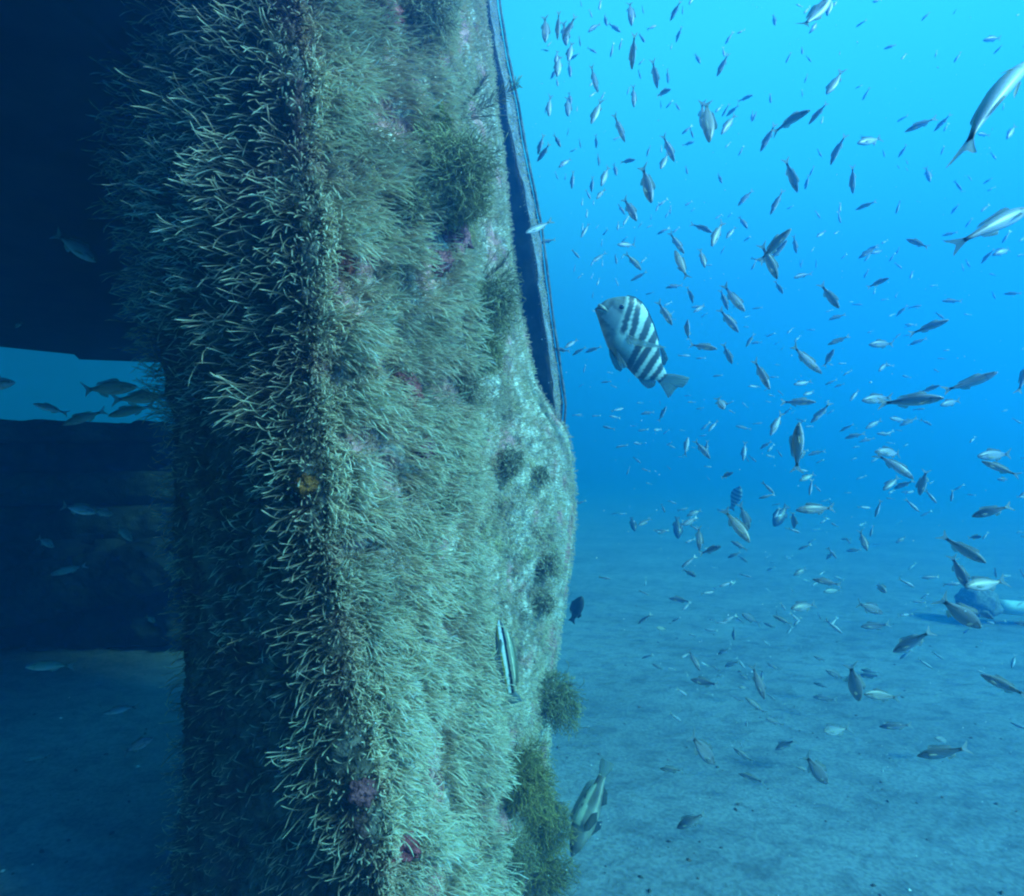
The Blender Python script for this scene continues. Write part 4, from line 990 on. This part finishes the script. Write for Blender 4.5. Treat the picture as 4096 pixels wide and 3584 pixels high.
part('mouth', fin(O((172, 262), (175, 298), (240, 318), (300, 352), (250, 296)), near_side * .036, .02, 0, (0.02, 0.03, 0.035), root=loc2(180, 280), out=near_side * 0.03), M_FISH, bf)

# ---- striped wrasse on the wreck
def wr(x, z, y):
    zz = z - 0.0 + 0.03 * (x - 0.4) ** 2
    n_ = noise.noise(Vector((x * 40, z * 20, 1))) * 0.002
    zz += n_
    if zz < -0.045: return (0.17, 0.24, 0.30)
    if zz < -0.022: return (0.42, 0.30, 0.05)
    if zz < 0.006: return (0.85, 0.88, 0.95) if x < 0.25 else (0.82, 0.88, 0.80)
    if zz < 0.034: return (0.008, 0.01, 0.02)
    if zz < 0.060: return (0.24, 0.22, 0.15)
    if zz < 0.068: return (0.62, 0.6, 0.42)
    return (0.24, 0.27, 0.19)
WP = [(0, .004, -.006, .004), (.03, .022, -.02, .016), (.1, .05, -.045, .034), (.2, .074, -.066, .045), (.35, .088, -.08, .05), (.5, .086, -.078, .048), (.65, .072, -.064, .04), (.78, .054, -.046, .026), (.86, .044, -.038, .014), (.88, .043, -.037, .01)]
wf = empty('striped_wrasse'); tag(wf, 'slim wrasse striped white and black, head up against the hydroids', 'fish')
p0 = surf(1998, 2490); dW = min(p0[2], surf(2040, 2780)[2], surf(2020, 2630)[2]) - 0.17
hp = at(1996, 2480, dW); tp = at(2052, 2812, dW)
X_ = (tp - hp).normalized(); v_ = ((hp + tp) / 2 - Vector((0, 0, H))).normalized(); Zd = X_.cross(v_).normalized()
if Zd.x < 0: Zd = -Zd
Yd = Zd.cross(X_); M = Matrix((X_, Yd, Zd)).transposed().to_4x4() @ Matrix.Scale((tp - hp).length, 4); M.translation = hp
wf.matrix_world = M @ Matrix.Diagonal((1, 1, 1.22, 1)); ns_ = 1 if Yd.dot(v_) < 0 else -1
part('body', bodymesh('body', WP, wr, 64, 60), M_FISH, wf)
part('dorsal_fin', fin([(.18, .07), (.24, .098), (.4, .112), (.6, .108), (.76, .09), (.82, .05), (.6, .075), (.4, .086)], 0, .004, 0, (0.30, 0.32, 0.24), root=(.5, .08)), M_FIN, wf)
part('anal_fin', fin([(.40, -.076), (.44, -.105), (.6, -.108), (.74, -.09), (.8, -.045), (.6, -.068)], 0, .004, 0, (0.3, 0.36, 0.4), root=(.55, -.07)), M_FIN, wf)
part('tail_fin', fin([(.87, .040), (.93, .075), (1.0, .09), (1.01, .03), (1.01, -.03), (1.0, -.085), (.93, -.068), (.87, -.036)], 0, .005, 0, (0.28, 0.38, 0.42), root=(.87, 0)), M_FIN, wf)
for s_ in (1, -1): part('eye', eyemesh(.095, .022, .03, .014, s_, ring=(0.25, 0.12, 0.06)), M_EYE, wf)
part('pectoral_fin', fin([(.21, -.01), (.26, .0), (.36, -.03), (.37, -.05), (.3, -.055), (.22, -.035)], ns_ * .046, .003, 0, (0.4, 0.48, 0.46), out=ns_ * .03), M_FIN, wf)

# ---- mottled bass over the sand at the foot of the wreck
def mo(x, z, y):
    n_ = noise.fractal(Vector((x * 6, z * 8, 7)), 1.0, 2.0, 4)
    c = Vector((0.12, 0.12, 0.10)) * (1 + 0.8 * n_)
    if z > 0.02 and 0.28 < x < 0.86 and n_ > -0.25: c = Vector((0.42, 0.44, 0.33)) * (1 + 0.3 * n_)
    if z < -0.06: c = c * 1.3
    return tuple(max(0.01, q) for q in c)
BP = [(0, .006, -.01, .008), (.03, .03, -.035, .03), (.1, .065, -.07, .06), (.2, .105, -.10, .08), (.32, .13, -.12, .085), (.45, .125, -.12, .078), (.58, .1, -.1, .06), (.7, .07, -.07, .04), (.78, .05, -.05, .025), (.84, .045, -.043, .014)]
mf = empty('mottled_bass'); tag(mf, 'mottled brown fish with a pale back nosing down beside the foot of the wreck', 'fish')
hp = at(2285, 3425, 1.74); tp = at(2432, 3045, 1.9)
M = pose(hp, tp, (tp - hp).length, math.radians(38)); X_ = (tp - hp).normalized(); v_ = ((hp + tp) / 2 - Vector((0, 0, H))).normalized()
Zd = X_.cross(v_).normalized(); Zd = -Zd if Zd.x > 0 else Zd
Zd = Matrix.Rotation(math.radians(-12), 3, X_) @ Zd
Yd = Zd.cross(X_); M = Matrix((X_, Yd, Zd)).transposed().to_4x4() @ Matrix.Scale((tp - hp).length, 4); M.translation = hp
mf.matrix_world = M
part('body', bodymesh('body', BP, mo, 40, 60), M_FISH, mf)
part('dorsal_fin', fin([(.28, .125), (.32, .17), (.45, .165), (.58, .15), (.7, .13), (.76, .07), (.6, .095), (.45, .12)], 0, .006, 0, (0.30, 0.33, 0.26), root=(.5, .1)), M_FIN, mf)
part('anal_fin', fin([(.55, -.1), (.6, -.15), (.7, -.12), (.74, -.06)], 0, .006, 0, (0.12, 0.13, 0.12), root=(.62, -.09)), M_FIN, mf)
part('tail_fin', fin([(.83, .042), (.92, .075), (1.0, .085), (1.0, -.08), (.92, -.07), (.83, -.04)], 0, .008, 0, (0.32, 0.38, 0.36), root=(.83, 0)), M_FIN, mf)
for s_ in (1, -1):
    part('pectoral_fin', fin([(.25, -.05), (.3, -.03), (.42, -.07), (.46, -.13), (.38, -.15), (.28, -.1)], s_ * .08, .006, 0, (0.07, 0.09, 0.10), out=s_ * .12), M_FIN, mf)
    part('eye', eyemesh(.09, .035, .05, .016, s_, ring=(0.2, 0.18, 0.1)), M_EYE, mf)

# ---- dark fish at the wreck's foot and the far dark ones
def dk(x, z, y):
    n_ = noise.fractal(Vector((x * 5, z * 7, 2)), 1.0, 2.0, 3); return tuple(0.05 * (1 + 0.7 * n_) for _ in range(3))
def dkb(x, z, y):
    return (0.05, 0.06, 0.07) if math.sin(x * 42) > 0.1 else (0.28, 0.33, 0.33)
DKM = mk('body', join(bodymesh('body', [(a_, b_ * 1.5, c_ * 1.5, d_ * 1.3) for a_, b_, c_, d_ in BP], dk, 20, 24), fin([(.83, .06), (.95, .11), (1.0, .12), (.96, 0), (1.0, -.12), (.95, -.11), (.83, -.055)], 0, .008, 0, (0.06, 0.07, 0.07), root=(.83, 0)),
        fin([(.25, .17), (.35, .24), (.6, .22), (.75, .12), (.6, .14), (.45, .17)], 0, .008, 0, (0.05, 0.06, 0.06), root=(.5, .15)), fin([(.5, -.16), (.6, -.22), (.72, -.16), (.74, -.1)], 0, .008, 0, (0.05, 0.06, 0.06), root=(.6, -.14))), M_FISH)
DKB = mk('body', join(bodymesh('body', [(a_, b_ * 1.7, c_ * 1.6, d_ * 1.3) for a_, b_, c_, d_ in BP], dkb, 20, 60), fin([(.83, .06), (.95, .11), (1.0, .12), (.96, 0), (1.0, -.12), (.95, -.11), (.83, -.055)], 0, .008, 0, (0.2, 0.25, 0.25), root=(.83, 0))), M_FISH)
for (hx, hy, tx, ty, d, me, w) in [(2328, 2385, 2285, 2490, 2.9, DKM, 'dark stocky fish low beside the right outline of the wreck'),
    (2960, 1945, 2925, 2040, 5.2, DKB, 'far banded fish fading into the blue, beside the other faded one'), (3095, 2105, 3150, 2020, 5.0, DKM, 'far dark oval fish low right in the blue haze'),
    (2712, 2155, 2708, 2065, 5.2, DKM, 'far dark fish upright in the haze below the banded fish'), (2540, 2125, 2525, 2068, 6.0, DKM, 'farthest dark fish, left of the upright one in the haze')]:
    hp = at(hx, hy, d); tp = at(tx, ty, d * 1.02)
    o = bpy.data.objects.new('dark_fish', me); C.objects.link(o); o.matrix_world = pose(hp, tp, (tp - hp).length, 0.3); tag(o, w, 'fish', 'dark fish near the bottom')

# ------------------------------------------------------------------ grit on the sand and specks in the water
def specks(name, pts, sizes, cols, m, squash=0.6):
    V = []; Fs = []; Cc = []
    for p, s_, c in zip(pts, sizes, cols):
        k = len(V); a = random.uniform(0, 6.28); e_ = random.uniform(0.5, 1.0)
        ca, sa = math.cos(a), math.sin(a)
        for (x, y, z) in ((1, 0, 0), (0, e_, 0), (-1, 0, 0), (0, -e_, 0), (0, 0, squash), (0, 0, -squash)):
            V.append((p[0] + s_ * (x * ca - y * sa), p[1] + s_ * (x * sa + y * ca), p[2] + s_ * z)); Cc.append(c)
        for q in ((0, 1, 4), (1, 2, 4), (2, 3, 4), (3, 0, 4), (1, 0, 5), (2, 1, 5), (3, 2, 5), (0, 3, 5)): Fs.append(tuple(i + k for i in q))
    return link(name, mesh_py(name, V, Fs, np.array(Cc), smooth=False), m)
pts = []; sz = []; cl = []
for i in range(1300):
    y = 1.2 + 7.5 * random.random() ** 1.6; x = random.uniform(-0.95, 0.95) * y
    z = float(sand_h(np.array(x), np.array(y)))
    s_ = random.choice((0.003, 0.004, 0.006, 0.010)) * random.uniform(0.6, 1.3)
    pts.append((x, y, z + s_ * 0.2)); sz.append(s_)
    cl.append(random.choice(((0.07, 0.06, 0.05), (0.10, 0.08, 0.06), (0.05, 0.05, 0.04), (0.14, 0.09, 0.07), (0.75, 0.74, 0.7) if random.random() < 0.3 else (0.08, 0.07, 0.05))))
tag(specks('shell_grit', pts, sz, cl, M_SHELL), 'dark grit and shell bits strewn over the sand', 'grit', kind='stuff')
pts = []; sz = []
for i in range(4200):
    d = 0.8 + 4.5 * random.random(); p = at(random.uniform(-50, 4150), random.uniform(-50, 3630), d)
    if p.z < 0.03 or p.x < -0.3 * p.y - 0.05: continue
    pts.append(p); sz.append(random.uniform(0.0005, 0.0013) * (1.6 if random.random() < 0.06 else 1))
tag(specks('drifting_specks', pts, sz, [(0.75, 0.8, 0.8)] * len(pts), M_SHELL, 0.9), 'pale specks drifting in the water', 'specks', kind='stuff')

# ------------------------------------------------------------------ the water's own haze
x0, x1, y0, y1, z0, z1 = -62, 62, -62, 62, -1.0, 5.4
V = [(x, y, z) for z in (z0, z1) for x, y in ((x0, y0), (x1, y0), (x1, y1), (x0, y1))]
hz = link('haze', mesh_py('haze', V, [(3, 2, 1, 0), (4, 5, 6, 7), (0, 1, 5, 4), (1, 2, 6, 5), (2, 3, 7, 6), (3, 0, 4, 7)], smooth=False))
m = bpy.data.materials.new('haze'); m.use_nodes = True; t = m.node_tree; t.nodes.clear()
out = N(t, 'ShaderNodeOutputMaterial'); pv = N(t, 'ShaderNodeVolumePrincipled')
pv.inputs['Color'].default_value = (0.028, 0.26, 0.78, 1); pv.inputs['Absorption Color'].default_value = (0.0, 0.45, 0.9, 1)
pv.inputs['Density'].default_value = 0.15; pv.inputs['Anisotropy'].default_value = 0.62
t.links.new(pv.outputs[0], out.inputs['Volume']); hz.data.materials.append(m)
tag(hz, 'blue sea water haze', 'haze', kind='stuff')
